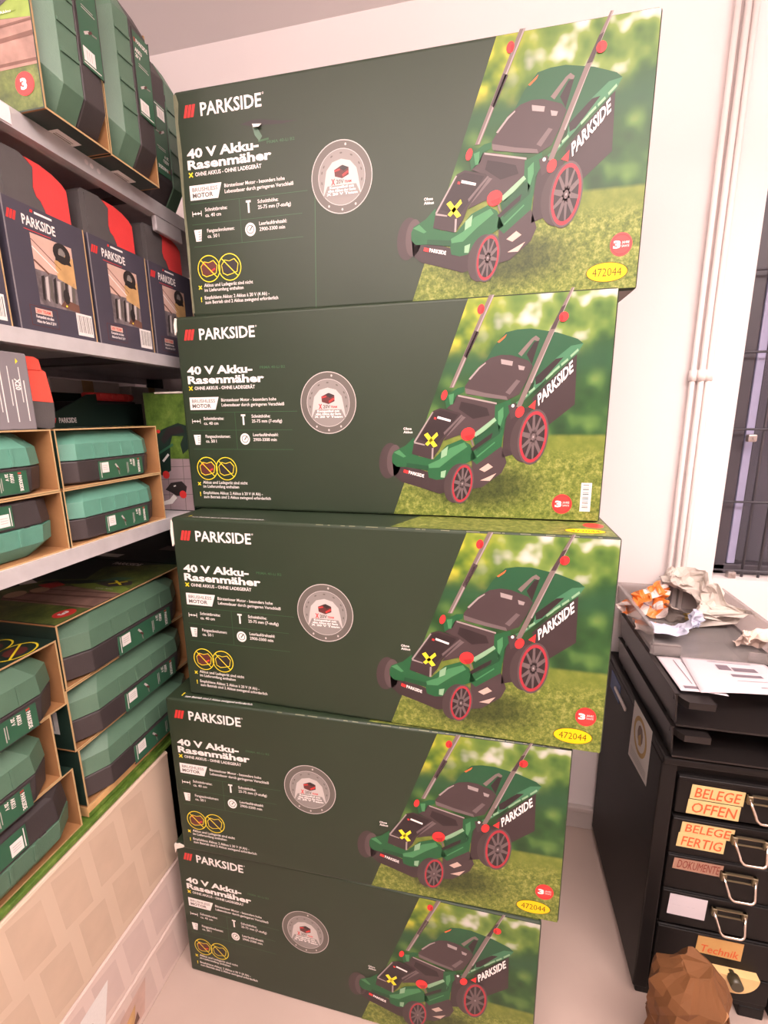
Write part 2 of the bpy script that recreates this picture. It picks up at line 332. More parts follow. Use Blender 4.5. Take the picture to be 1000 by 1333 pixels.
ART=[("bagtop",2,[(0.6293,0.3202),(0.6484,0.3238),(0.6701,0.3242),(0.7108,0.3161),(0.7431,0.3045),(0.7519,0.2973),(0.7446,0.2832),(0.6938,0.2448),(0.6779,0.237),(0.6736,0.2644),(0.6647,0.2759),(0.6366,0.2841),(0.5975,0.276),(0.6107,0.2989)]),
("bagrim",3,[(0.6759,0.2243),(0.6804,0.2419),(0.7108,0.2756),(0.7334,0.2942),(0.7522,0.2973),(0.7446,0.2832),(0.6967,0.242),(0.6549,0.1998),(0.6503,0.2056)]),
("dark1",4,[(0.6801,0.2459),(0.7108,0.2747),(0.7227,0.2767),(0.6902,0.2383),(0.6814,0.2342)]),
("paleg",5,[(0.6966,0.2451),(0.7068,0.2548),(0.7081,0.2512),(0.6979,0.2415)]),
("paleg",5,[(0.7067,0.2554),(0.7169,0.2646),(0.7182,0.2611),(0.708,0.2518)]),
("paleg",5,[(0.7194,0.2664),(0.7294,0.2752),(0.7307,0.2717),(0.7207,0.2629)]),
("paleg",5,[(0.7331,0.2792),(0.7442,0.2898),(0.7455,0.2863),(0.7344,0.2757)]),
("paleg",5,[(0.6571,0.2112),(0.6678,0.2202),(0.6691,0.2166),(0.6584,0.2075)]),
("paleg",5,[(0.6704,0.223),(0.6796,0.2309),(0.6809,0.2273),(0.6717,0.2194)]),
("dark3",3,[(0.6766,0.2117),(0.6997,0.2377),(0.7435,0.2807),(0.7454,0.2008),(0.7043,0.1657),(0.6949,0.1822),(0.6818,0.1933)]),
("steel",3,[(0.6504,0.2854),(0.671,0.3084),(0.6776,0.3128),(0.684,0.308),(0.6822,0.3033),(0.6753,0.3057),(0.6562,0.2807)]),
("dark1",3,[(0.6643,0.2835),(0.6754,0.3027),(0.6834,0.3049),(0.6734,0.2675)]),
("orange",3,[(0.6161,0.3054),(0.6308,0.3173),(0.6283,0.3119),(0.6189,0.3041)]),
("red",5,[(0.6712,0.1978),(0.6828,0.2093),(0.6821,0.1934)]),
("dark2",4,[(0.5636,0.2348),(0.5781,0.2553),(0.5892,0.269),(0.6058,0.2805),(0.6226,0.2845),(0.6394,0.2835),(0.6676,0.2737),(0.6752,0.2646),(0.6666,0.2421),(0.6553,0.2189),(0.636,0.2098),(0.5999,0.2161),(0.5676,0.2207)]),
("greyl",5,[(0.6229,0.2777),(0.6427,0.2733),(0.6417,0.2661),(0.6238,0.2697)]),
("greyl",5,[(0.6514,0.267),(0.6626,0.264),(0.6607,0.2583),(0.6531,0.2594)]),
("grey",5,[(0.5637,0.2316),(0.5996,0.2225),(0.6343,0.216),(0.6368,0.2099),(0.5999,0.2154),(0.5652,0.2227)]),
("greyl",5,[(0.5697,0.2466),(0.5864,0.2656),(0.5976,0.2735),(0.5982,0.2717),(0.588,0.2632),(0.5727,0.2453)]),
("grey",5,[(0.6325,0.2228),(0.6498,0.2435),(0.6561,0.241),(0.6398,0.2188)]),
("dark2",5,[(0.5496,0.2203),(0.5676,0.2185),(0.6186,0.2045),(0.6197,0.178),(0.5852,0.1538),(0.5645,0.1541),(0.5281,0.1407),(0.5562,0.1884),(0.5321,0.1977),(0.5448,0.209)]),
("dark1",6,[(0.5577,0.209),(0.5783,0.2042),(0.6026,0.1971),(0.6074,0.1844),(0.5944,0.182),(0.5792,0.1788),(0.5542,0.1959)]),
("greyl",6,[(0.5522,0.2205),(0.6185,0.2059),(0.6186,0.2031),(0.5523,0.2177)]),
("grey",6,[(0.5584,0.1849),(0.5663,0.1816),(0.5358,0.1505),(0.5228,0.143)]),
("green",5,[(0.5341,0.222),(0.5519,0.2323),(0.5633,0.234),(0.5623,0.2249),(0.5502,0.2195),(0.5461,0.2077),(0.5321,0.1977),(0.5299,0.2102)]),
("greenl",6,[(0.5354,0.2207),(0.5449,0.2231),(0.5436,0.2046),(0.5384,0.2041)]),
("green",6,[(0.6162,0.2017),(0.6415,0.2109),(0.6449,0.1963),(0.6335,0.1768),(0.6296,0.1313),(0.5877,0.0987),(0.5764,0.1089),(0.5785,0.1239),(0.586,0.1307),(0.6167,0.1606),(0.616,0.1775)]),
("greenl",7,[(0.6212,0.1908),(0.63,0.1988),(0.6308,0.1821),(0.6232,0.1557)]),
("paleg",7,[(0.5801,0.1525),(0.6158,0.1809),(0.6193,0.1757),(0.586,0.1458)]),
("green2",7,[(0.5804,0.1445),(0.62,0.1723),(0.6292,0.1622),(0.6258,0.1532),(0.5863,0.1226)]),
("dark1",8,[(0.5758,0.1264),(0.5959,0.1422),(0.6137,0.1551),(0.6115,0.1456),(0.5811,0.1228)]),
("greenl",8,[(0.5872,0.1133),(0.6176,0.1392),(0.6185,0.1373),(0.5883,0.1112)]),
("dark3",4,[(0.4329,0.1103),(0.4637,0.0962),(0.5078,0.0812),(0.5349,0.0791),(0.541,0.0497),(0.5222,0.0437),(0.4835,0.0556),(0.4499,0.0651),(0.4357,0.077)]),
("dark2",5,[(0.579,0.1093),(0.5877,0.0987),(0.6296,0.1313),(0.6395,0.1032),(0.6315,0.0845),(0.5991,0.0581),(0.5809,0.0544)]),
("chute",6,[(0.5922,0.0899),(0.6077,0.101),(0.6162,0.0946),(0.6019,0.0854)]),
("chute",6,[(0.5947,0.07),(0.6226,0.0837),(0.6116,0.0696)]),
("dark3",5,[(0.6393,0.1996),(0.6775,0.196),(0.67,0.1791),(0.6549,0.1447),(0.6491,0.1169),(0.6305,0.1109),(0.6328,0.155)]),
("green",6,[(0.4329,0.1134),(0.437,0.1215),(0.4579,0.1317),(0.4742,0.1472),(0.4758,0.128),(0.4828,0.1125),(0.5101,0.1072),(0.5336,0.1326),(0.5597,0.1433),(0.5756,0.1337),(0.5867,0.1104),(0.5688,0.1005),(0.5452,0.0941),(0.5297,0.0717),(0.5162,0.0697),(0.502,0.0737),(0.499,0.0891),(0.4581,0.0924),(0.4413,0.0932),(0.4329,0.1012)]),
("greenl",7,[(0.5007,0.0978),(0.5209,0.1072),(0.5391,0.1274),(0.565,0.1381),(0.5705,0.1301),(0.5448,0.1119),(0.5212,0.0922),(0.5022,0.091)]),
("paleg",8,[(0.5235,0.109),(0.5245,0.1225),(0.5363,0.1315),(0.5341,0.1149)]),
("greenl",7,[(0.4362,0.1193),(0.4468,0.1243),(0.4594,0.1123),(0.4547,0.1102)]),
("paleg",8,[(0.524,0.0851),(0.5334,0.0879),(0.531,0.074),(0.5237,0.0745)]),
("green2",7,[(0.4609,0.1004),(0.5008,0.0954),(0.5009,0.0863),(0.4595,0.0926)]),
("dark3",8,[(0.4743,0.1392),(0.5085,0.1936),(0.5216,0.1985),(0.5557,0.1898),(0.5605,0.1837),(0.5281,0.143),(0.5205,0.125),(0.5074,0.1068),(0.4704,0.1168)]),
("dark1",9,[(0.4824,0.1438),(0.5112,0.191),(0.5216,0.1951),(0.5532,0.1866),(0.5279,0.1495),(0.515,0.1331)]),
("greyl",10,[(0.4737,0.1391),(0.5072,0.192),(0.5093,0.1914),(0.4762,0.1376)]),
("greyl",10,[(0.4748,0.1392),(0.4939,0.1345),(0.494,0.1322),(0.4743,0.1362)]),
("greyl",10,[(0.507,0.1276),(0.5102,0.1281),(0.5095,0.108),(0.5063,0.1075)]),
("grey",10,[(0.5278,0.1553),(0.5584,0.1864),(0.561,0.1847),(0.5292,0.1511)]),
("white",10,[(0.5171,0.1845),(0.5404,0.1777),(0.5395,0.1741),(0.5161,0.1806)]),
("red",10,[(0.5108,0.1829),(0.5145,0.1819),(0.5141,0.1783),(0.5103,0.1794)]),
("yellow",11,[(0.4926,0.1515),(0.499,0.1553),(0.5171,0.1319),(0.5102,0.1289)]),
("yellow",11,[(0.5158,0.1562),(0.5181,0.1506),(0.4994,0.1317),(0.4947,0.1352)]),
("red",10,[(0.4554,0.0884),(0.4637,0.0859),(0.4627,0.0802),(0.4543,0.0827)]),
("tyre",3,[(0.4463,0.1067),(0.4455,0.0992),(0.4438,0.092),(0.4413,0.0854),(0.438,0.0797),(0.4342,0.0751),(0.43,0.0721),(0.4257,0.0706),(0.4214,0.0708),(0.4174,0.0727),(0.4139,0.0762),(0.4111,0.0811),(0.4091,0.0872),(0.408,0.0941),(0.4079,0.1015),(0.4088,0.109),(0.4106,0.1162),(0.4132,0.1228),(0.4165,0.1284),(0.4203,0.1327),(0.4245,0.1357),(0.4287,0.137),(0.4329,0.1367),(0.4368,0.1348),(0.4403,0.1314),(0.443,0.1266),(0.445,0.1207),(0.4462,0.1139)]),
("tyre2",4,[(0.4511,0.1067),(0.4505,0.1002),(0.4492,0.0939),(0.4473,0.0881),(0.4449,0.0831),(0.4421,0.0793),(0.439,0.0767),(0.4358,0.0755),(0.4327,0.0758),(0.4298,0.0775),(0.4273,0.0806),(0.4252,0.085),(0.4238,0.0904),(0.423,0.0964),(0.423,0.1029),(0.4236,0.1094),(0.425,0.1157),(0.4269,0.1215),(0.4293,0.1263),(0.4322,0.1301),(0.4352,0.1326),(0.4383,0.1337),(0.4414,0.1334),(0.4443,0.1317),(0.4468,0.1286),(0.4488,0.1243),(0.4502,0.119),(0.451,0.1131)]),
("tyre",7,[(0.5778,0.0681),(0.5766,0.06),(0.5743,0.0521),(0.571,0.0448),(0.5668,0.0385),(0.562,0.0334),(0.5567,0.0298),(0.5513,0.0281),(0.5459,0.0281),(0.541,0.03),(0.5368,0.0336),(0.5334,0.0389),(0.5311,0.0454),(0.5299,0.0528),(0.53,0.0608),(0.5312,0.069),(0.5336,0.0769),(0.5371,0.0841),(0.5413,0.0904),(0.5462,0.0953),(0.5514,0.0986),(0.5568,0.1002),(0.562,0.1001),(0.5667,0.0982),(0.5709,0.0946),(0.5742,0.0895),(0.5765,0.0832),(0.5777,0.0759)]),
("tyre2",8,[(0.5831,0.0668),(0.582,0.0585),(0.58,0.0505),(0.5771,0.0431),(0.5735,0.0367),(0.5694,0.0316),(0.5649,0.0282),(0.5603,0.0265),(0.5559,0.0267),(0.5518,0.0288),(0.5483,0.0326),(0.5455,0.0381),(0.5436,0.0448),(0.5427,0.0524),(0.5429,0.0607),(0.544,0.069),(0.5461,0.077),(0.5491,0.0843),(0.5527,0.0906),(0.5569,0.0955),(0.5613,0.0988),(0.5658,0.1003),(0.5702,0.1),(0.5742,0.098),(0.5776,0.0942),(0.5804,0.0889),(0.5822,0.0823),(0.5832,0.0749)]),
("rim",9,[(0.581,0.0665),(0.58,0.0588),(0.5782,0.0514),(0.5756,0.0445),(0.5724,0.0386),(0.5686,0.034),(0.5646,0.0308),(0.5605,0.0293),(0.5566,0.0295),(0.5529,0.0314),(0.5498,0.035),(0.5473,0.0401),(0.5457,0.0463),(0.5449,0.0534),(0.545,0.061),(0.5461,0.0687),(0.548,0.0761),(0.5506,0.0829),(0.5539,0.0887),(0.5576,0.0932),(0.5616,0.0962),(0.5656,0.0976),(0.5695,0.0974),(0.5731,0.0954),(0.5762,0.0919),(0.5786,0.087),(0.5802,0.0809),(0.5811,0.0739)]),
("dark1",10,[(0.578,0.066),(0.5771,0.0593),(0.5756,0.0529),(0.5734,0.047),(0.5707,0.0418),(0.5676,0.0378),(0.5643,0.0351),(0.5609,0.0338),(0.5576,0.034),(0.5546,0.0357),(0.552,0.0389),(0.55,0.0433),(0.5486,0.0487),(0.548,0.0549),(0.5481,0.0615),(0.549,0.0682),(0.5506,0.0746),(0.5528,0.0805),(0.5555,0.0855),(0.5586,0.0894),(0.5619,0.0921),(0.5653,0.0933),(0.5685,0.093),(0.5715,0.0913),(0.574,0.0882),(0.576,0.0839),(0.5774,0.0786),(0.578,0.0725)]),
("spoke",11,[(0.5645,0.0674),(0.5632,0.0597),(0.5774,0.0582),(0.5781,0.0623)]),
("spoke",11,[(0.5652,0.0655),(0.5619,0.0599),(0.5706,0.0415),(0.5732,0.0459)]),
("spoke",11,[(0.5651,0.063),(0.5611,0.0615),(0.5616,0.0343),(0.5638,0.0351)]),
("spoke",11,[(0.5642,0.0608),(0.561,0.064),(0.5523,0.0381),(0.5548,0.0356)]),
("spoke",11,[(0.5629,0.0597),(0.5618,0.0664),(0.5478,0.0511),(0.5484,0.0475)]),
("spoke",11,[(0.5617,0.0601),(0.563,0.0677),(0.549,0.0702),(0.5479,0.0643)]),
("spoke",11,[(0.561,0.0619),(0.5643,0.0676),(0.5552,0.0852),(0.5534,0.0822)]),
("spoke",11,[(0.5611,0.0645),(0.5651,0.0659),(0.565,0.0929),(0.562,0.0918)]),
("spoke",11,[(0.562,0.0667),(0.5652,0.0635),(0.5734,0.0893),(0.5716,0.0911)]),
("spoke",11,[(0.5633,0.0678),(0.5644,0.0611),(0.5783,0.0754),(0.5774,0.0805)]),
("spoke",12,[(0.5662,0.0642),(0.5656,0.0616),(0.5643,0.0595),(0.5627,0.0586),(0.5612,0.0591),(0.5603,0.0608),(0.56,0.0633),(0.5606,0.0659),(0.5619,0.0679),(0.5635,0.0689),(0.565,0.0684),(0.5659,0.0667)]),
("greyl",13,[(0.5642,0.0639),(0.5638,0.0626),(0.563,0.062),(0.5623,0.0624),(0.562,0.0636),(0.5624,0.0648),(0.5632,0.0654),(0.564,0.0651)]),
("tyre",7,[(0.7021,0.151),(0.701,0.1413),(0.6985,0.1319),(0.6947,0.1232),(0.6898,0.1156),(0.6841,0.1096),(0.6777,0.1054),(0.6711,0.1034),(0.6646,0.1035),(0.6585,0.1059),(0.6531,0.1104),(0.6488,0.1167),(0.6457,0.1246),(0.644,0.1336),(0.6438,0.1433),(0.645,0.1531),(0.6477,0.1625),(0.6517,0.1712),(0.6567,0.1785),(0.6625,0.1843),(0.6688,0.1882),(0.6753,0.19),(0.6816,0.1897),(0.6875,0.1873),(0.6927,0.1829),(0.697,0.1768),(0.7001,0.1691),(0.7018,0.1604)]),
("tyre2",8,[(0.7068,0.1506),(0.7057,0.14),(0.7035,0.1298),(0.7002,0.1203),(0.6959,0.1122),(0.6909,0.1058),(0.6854,0.1014),(0.6798,0.0994),(0.6742,0.0998),(0.669,0.1026),(0.6644,0.1077),(0.6608,0.1148),(0.6582,0.1235),(0.6568,0.1334),(0.6567,0.144),(0.6579,0.1547),(0.6603,0.1649),(0.6638,0.1743),(0.6681,0.1822),(0.6731,0.1883),(0.6785,0.1923),(0.6841,0.1941),(0.6895,0.1936),(0.6946,0.1908),(0.699,0.1859),(0.7026,0.179),(0.7051,0.1706),(0.7066,0.161)]),
("rim",9,[(0.7041,0.1503),(0.7032,0.1405),(0.7012,0.131),(0.6982,0.1223),(0.6944,0.1147),(0.6899,0.1088),(0.685,0.1048),(0.6799,0.103),(0.6749,0.1034),(0.6703,0.106),(0.6663,0.1107),(0.663,0.1173),(0.6607,0.1254),(0.6595,0.1346),(0.6595,0.1444),(0.6605,0.1543),(0.6627,0.1637),(0.6658,0.1723),(0.6696,0.1796),(0.6741,0.1853),(0.679,0.1891),(0.6839,0.1907),(0.6888,0.1902),(0.6933,0.1876),(0.6972,0.183),(0.7004,0.1766),(0.7027,0.1688),(0.704,0.1599)]),
("dark1",10,[(0.7004,0.1498),(0.6996,0.1413),(0.6979,0.133),(0.6954,0.1254),(0.6922,0.1189),(0.6885,0.1138),(0.6844,0.1104),(0.6802,0.1088),(0.6761,0.1092),(0.6722,0.1115),(0.6689,0.1156),(0.6662,0.1214),(0.6643,0.1284),(0.6633,0.1364),(0.6633,0.1449),(0.6642,0.1535),(0.666,0.1617),(0.6686,0.1692),(0.6718,0.1755),(0.6755,0.1804),(0.6795,0.1837),(0.6837,0.1851),(0.6877,0.1847),(0.6914,0.1824),(0.6947,0.1783),(0.6974,0.1728),(0.6992,0.1659),(0.7003,0.1581)]),
("spoke",11,[(0.6836,0.1519),(0.6822,0.1422),(0.6999,0.1397),(0.7007,0.145)]),
("spoke",11,[(0.6845,0.1496),(0.6805,0.1424),(0.6921,0.1185),(0.6952,0.1241)]),
("spoke",11,[(0.6845,0.1463),(0.6795,0.1446),(0.6811,0.1094),(0.6838,0.1104)]),
("spoke",11,[(0.6835,0.1435),(0.6793,0.1477),(0.6693,0.1147),(0.6725,0.1114)]),
("spoke",11,[(0.6819,0.1421),(0.6802,0.1508),(0.6632,0.1316),(0.6641,0.1269)]),
("spoke",11,[(0.6803,0.1427),(0.6817,0.1525),(0.6641,0.1561),(0.6629,0.1486)]),
("spoke",11,[(0.6794,0.1451),(0.6833,0.1522),(0.6714,0.1752),(0.6692,0.1714)]),
("spoke",11,[(0.6794,0.1483),(0.6844,0.1501),(0.6834,0.1847),(0.6796,0.1834)]),
("spoke",11,[(0.6804,0.1512),(0.6846,0.1469),(0.6938,0.1798),(0.6916,0.1821)]),
("spoke",11,[(0.682,0.1526),(0.6837,0.1439),(0.7005,0.1618),(0.6992,0.1683)]),
("spoke",12,[(0.6857,0.1478),(0.6851,0.1445),(0.6836,0.1419),(0.6816,0.1407),(0.6798,0.1414),(0.6785,0.1436),(0.6781,0.1468),(0.6788,0.1502),(0.6803,0.1528),(0.6822,0.1539),(0.6841,0.1533),(0.6854,0.1511)]),
("greyl",13,[(0.6833,0.1475),(0.6828,0.1459),(0.6818,0.1451),(0.6809,0.1457),(0.6806,0.1472),(0.6811,0.1488),(0.682,0.1495),(0.683,0.149)]),
("steel",6,[(0.6001,0.3803),(0.6085,0.3801),(0.5446,0.2329),(0.5369,0.233)]),
("greyl",7,[(0.6056,0.3799),(0.608,0.3798),(0.5436,0.2337),(0.541,0.2334)]),
("dark2",7,[(0.5778,0.3258),(0.5853,0.3224),(0.5656,0.2805),(0.5604,0.2855)]),
("red",7,[(0.5333,0.2211),(0.5329,0.2191),(0.5322,0.2173),(0.5313,0.2156),(0.5303,0.2141),(0.5292,0.213),(0.528,0.2122),(0.5268,0.2119),(0.5256,0.212),(0.5246,0.2125),(0.5238,0.2134),(0.5232,0.2147),(0.5228,0.2163),(0.5227,0.2181),(0.5229,0.22),(0.5234,0.2219),(0.524,0.2238),(0.5249,0.2255),(0.526,0.2269),(0.5271,0.2281),(0.5283,0.2288),(0.5295,0.2291),(0.5306,0.2291),(0.5316,0.2285),(0.5324,0.2276),(0.533,0.2263),(0.5334,0.2248),(0.5335,0.223)]),
("red",7,[(0.5929,0.3592),(0.5927,0.3575),(0.5922,0.3558),(0.5914,0.3543),(0.5904,0.3529),(0.5893,0.3519),(0.588,0.3513),(0.5867,0.351),(0.5854,0.3511),(0.5842,0.3516),(0.5831,0.3525),(0.5823,0.3537),(0.5817,0.3551),(0.5813,0.3567),(0.5813,0.3585),(0.5815,0.3602),(0.5821,0.3619),(0.5828,0.3634),(0.5838,0.3647),(0.585,0.3657),(0.5862,0.3664),(0.5876,0.3667),(0.5888,0.3666),(0.59,0.3661),(0.5911,0.3652),(0.5919,0.364),(0.5926,0.3626),(0.5929,0.361)]),
("redd",8,[(0.5921,0.3571),(0.5916,0.3544),(0.5906,0.3525),(0.5893,0.3517),(0.5882,0.3523),(0.5874,0.3542),(0.5872,0.3568),(0.5877,0.3594),(0.5887,0.3614),(0.5899,0.3622),(0.5911,0.3615),(0.5919,0.3597)]),
("steel",9,[(0.7283,0.3829),(0.7327,0.3823),(0.7077,0.3218),(0.6585,0.1954),(0.6515,0.1987),(0.6974,0.3174)]),
("greyl",10,[(0.7309,0.3825),(0.7327,0.3823),(0.7072,0.3212),(0.6751,0.2367),(0.6729,0.238)]),
("dark2",10,[(0.7147,0.3546),(0.7215,0.358),(0.7072,0.3218),(0.6998,0.3212)]),
("red",11,[(0.7264,0.34),(0.7262,0.3383),(0.7257,0.3366),(0.7248,0.3351),(0.7236,0.3338),(0.7222,0.3328),(0.7206,0.3321),(0.719,0.3318),(0.7174,0.3319),(0.7159,0.3323),(0.7145,0.3331),(0.7134,0.3343),(0.7125,0.3357),(0.712,0.3372),(0.7119,0.3389),(0.7121,0.3406),(0.7127,0.3423),(0.7136,0.3438),(0.7147,0.3451),(0.7161,0.3461),(0.7177,0.3468),(0.7193,0.3471),(0.7209,0.347),(0.7225,0.3465),(0.7238,0.3457),(0.7249,0.3446),(0.7258,0.3432),(0.7263,0.3417)]),
("redd",12,[(0.7183,0.3373),(0.7179,0.3347),(0.717,0.3327),(0.7158,0.3319),(0.7146,0.3325),(0.7138,0.3344),(0.7136,0.337),(0.7139,0.3397),(0.7148,0.3417),(0.716,0.3425),(0.7172,0.3418),(0.718,0.34)]),
("red",11,[(0.6649,0.1907),(0.6645,0.1886),(0.6637,0.1865),(0.6626,0.1846),(0.6613,0.183),(0.6598,0.1817),(0.6581,0.1808),(0.6565,0.1804),(0.6549,0.1804),(0.6534,0.1809),(0.6522,0.1819),(0.6512,0.1833),(0.6506,0.185),(0.6503,0.1869),(0.6503,0.189),(0.6508,0.1911),(0.6516,0.1932),(0.6527,0.1951),(0.654,0.1967),(0.6555,0.198),(0.6571,0.1988),(0.6588,0.1993),(0.6604,0.1992),(0.6618,0.1987),(0.6631,0.1977),(0.664,0.1964),(0.6647,0.1947),(0.665,0.1928)]),
("dark2",8,[(0.6378,0.201),(0.6503,0.2056),(0.6529,0.1835),(0.6432,0.1775)]),
("white",9,[(0.6483,0.2006),(0.6479,0.1989),(0.6467,0.1977),(0.6452,0.1975),(0.6438,0.1984),(0.6433,0.2),(0.6437,0.2018),(0.6449,0.203),(0.6464,0.2031),(0.6478,0.2022)]),
("red",10,[(0.5834,0.1541),(0.5832,0.1515),(0.5823,0.149),(0.581,0.1466),(0.5791,0.1445),(0.5768,0.1429),(0.5742,0.1417),(0.5714,0.141),(0.5687,0.1409),(0.566,0.1415),(0.5636,0.1425),(0.5616,0.1441),(0.56,0.1461),(0.559,0.1485),(0.5586,0.151),(0.5589,0.1536),(0.5597,0.1562),(0.5611,0.1585),(0.563,0.1606),(0.5654,0.1623),(0.5679,0.1634),(0.5707,0.164),(0.5734,0.1641),(0.5761,0.1636),(0.5784,0.1625),(0.5805,0.1609),(0.582,0.1589),(0.583,0.1566)]),
("redd",11,[(0.5647,0.1483),(0.5801,0.1531),(0.5779,0.1427),(0.5714,0.141)]),
("steel",9,[(0.5752,0.1438),(0.5783,0.1442),(0.5821,0.1331),(0.5795,0.1313)]),
]
TXF={'bag': [[0.6873, 0.1997], [0.7393, 0.255], [0.6851, 0.2165]], 'front': [[0.4644, 0.0805], [0.4929, 0.0736], [0.4649, 0.0861]]}
# ------------------------------------------------------------------ the room
WY, ZC = 1.36, 2.345
structure('floor', MB().box((-1.16, -2.6, -0.05), (2.6, WY, 0), 'floor_vinyl'))
structure('ceiling', MB().box((-1.16, -2.6, ZC), (2.6, WY + 0.2, ZC + 0.05), 'ceiling_paint'))
m = MB(); WX, WZ0, WZ1 = 0.622, 0.876, 2.05
m.box((-1.16, WY, 0), (WX, WY + 0.2, ZC), 'wall_paint'); m.box((WX, WY, 0), (1.7, WY + 0.2, WZ0), 'wall_paint')
m.box((WX, WY, WZ1), (1.7, WY + 0.2, ZC), 'wall_paint'); m.box((1.7, WY, 0), (2.6, WY + 0.2, ZC), 'wall_paint')
structure('wall_back', m)
structure('wall_left', MB().box((-1.21, -2.6, 0), (-1.16, WY, ZC), 'wall_paint'))
structure('wall_right', MB().box((2.6, -2.6, 0), (2.65, WY, ZC), 'wall_paint'))
structure('wall_front', MB().box((-1.16, -2.65, 0), (2.6, -2.6, ZC), 'wall_paint'))
m = MB(); m.box((-1.16, WY - 0.014, 0), (2.6, WY, 0.062), 'skirting', 0.003); m.box((-1.16, WY - 0.018, 0.062), (2.6, WY, 0.08), 'skirting', 0.004)
structure('baseboard_back', m)
win = thing('window_1', (WX, WY + 0.05, WZ0), None, None); win['kind'] = 'structure'
f = MB(); f.box((0, 0, 0), (0.052, 0.05, WZ1 - WZ0), 'frame_dark', 0.004); f.box((0, 0, 0), (1.078, 0.05, 0.03), 'frame_dark', 0.004); f.box((0, 0, WZ1 - WZ0 - 0.05), (1.078, 0.05, WZ1 - WZ0), 'frame_dark', 0.004); f.box((1.03, 0, 0), (1.078, 0.05, WZ1 - WZ0), 'frame_dark', 0.004)
f.build('window_frame', win)
MB().box((0.056, 0.004, 0.03), (0.076, 0.05, WZ1 - WZ0 - 0.05), 'frame_lavender', 0.003).build('window_mullion', win)
MB().box((0.05, 0.03, 0.03), (1.03, 0.034, WZ1 - WZ0 - 0.05), 'window_glass').build('pane', win)
m = MB(); m.box((0.0, 1.75, 0.0), (2.6, 1.8, 2.4), 'dusk_grey'); m.box((0.1, 1.62, 0.0), (0.80, 1.7, 2.4), 'dusk_dark')
tag(structure('wall_outside', m))
# security grille in front of the pane
g = thing('window_grille', (WX, WY + 0.014, WZ0), 'grey steel security grille of thin crossed bars in front of the window', 'grille')
for k in range(6): MB().cyl((0, 0.009, 0.02 + 0.193 * k), (1.07, 0.009, 0.02 + 0.193 * k), 0.003, 'grille_steel', 8).build('bar', g)
for x in (0.085, 0.125, 0.31, 0.5, 0.69, 0.88): MB().cyl((x, 0.016, 0.0), (x, 0.016, 1.17), 0.0035, 'grille_steel', 8).build('upright_bar', g)
for z in (0.007, 0.381, 1.03): MB().box((0.042, -0.006, z - 0.007 if z > 0.1 else 0), (0.062, 0.012, z + 0.012), 'clamp_steel', 0.003).cyl((0.054, -0.009, z + 0.003), (0.054, -0.005, z + 0.003), 0.004, 'clamp_steel', 10).build('clamp', g)
# three thin painted heating pipes
for i, (x, r) in enumerate(((0.507, 0.0062), (0.527, 0.0070), (0.543, 0.0062))):
    p = thing('wall_pipe', (x, WY - 0.016, 0.0), ['left of the three thin white pipes running up the back wall', 'middle and thickest of the three thin white pipes on the back wall', 'right of the three thin white pipes, nearest the window'][i], 'pipe', 'white pipes on the back wall')
    MB().cyl((0, 0, 0.0), (0, 0, ZC), r, 'pipe_paint', 14).build('pipe', p)
    MB().cyl((0, 0, 1.405), (0, 0, 1.432), r + 0.0028, 'pipe_paint', 14).box((-0.003, 0, 1.412), (0.003, 0.016, 1.425), 'pipe_paint').build('pipe_clip', p)

# ------------------------------------------------------------------ lawn-mower cartons
BW, BD, BH = 0.80, 0.42, 0.3798
FF = lambda u, v, w: (u - 0.4, -BD / 2 - w, v)
m0 = thing('mower_carton', (0, 0, 0), 'top', 'carton', 'lawn mower cartons in the tall stack')
def carton_body():
    b = MB(); r = 0.0055
    b.box((-BW / 2, -BD / 2, 0), (BW / 2, BD / 2, BH), 'box_green', r, 3)
    b.rect(-BW / 2 + r, -BD / 2 + r, BW / 2 - r, BD / 2 - r, lambda u, v, w: (u, -v, -w), 0.0002, 'shade_card')
    b.line((-0.39, 0.0), (0.39, 0.0), 0.004, FZ(BH), 0.0003, 'kraft_edge')
    return b
carton_body().build('carton', m0)
b = MB(); logo(b, 0.018, 0.3355, 0.0195, FF, L1 * 2, 0.118, gap=0.40); b.ring(0.1735, 0.3545, 0.0010, 0.0016, FF, L1 * 2, 'print_white', 12); b.build('brand_logo', m0)
b = MB(); b.text('40 V Akku-', (0.018, 0.2715), 0.0140, FF, L1 * 2, 'print_white', 0.142, bold=0.035); b.text('Rasenmäher', (0.0175, 0.2535), 0.0140, FF, L1 * 2, 'print_white', 0.166, bold=0.035)
def cross(b, u, v, s, mt='print_yellow', wd=0.3):
    b.line((u - s, v - s), (u + s, v + s), s * wd * 2, FF, L1 * 2, mt); b.line((u - s, v + s), (u + s, v - s), s * wd * 2, FF, L1 * 3, mt)
cross(b, 0.0225, 0.2445, 0.0038); b.text('OHNE AKKUS - OHNE LADEGERÄT', (0.0312, 0.2415), 0.0062, FF, L1 * 2, 'print_white', 0.132, bold=0.02)
b.text('PRMA 40-Li B2', (0.176, 0.2775), 0.0045, FF, L1 * 2, 'print_dim_green', 0.052, bold=0.02)
b.build('product_title', m0)
b = MB(); b.poly([(0.0172, 0.2025), (0.0740, 0.2025), (0.0827, 0.2270), (0.0172, 0.2270)], FF, L1 * 2, 'print_white')
b.text('BRUSHLESS', (0.0225, 0.2165), 0.0062, FF, L1 * 3, 'badge_mid', 0.052, bold=0.02); b.text('MOTOR', (0.0225, 0.2065), 0.0070, FF, L1 * 3, 'badge_dark', 0.042, bold=0.03)
def small(u, v, *lines, h=0.0058, k=None, dv=0.0095):
    for i, t in enumerate(lines): b.text(t, (u, v - i * dv), h, FF, L1 * 2, 'print_white', k[i] if k else None, bold=0.012)
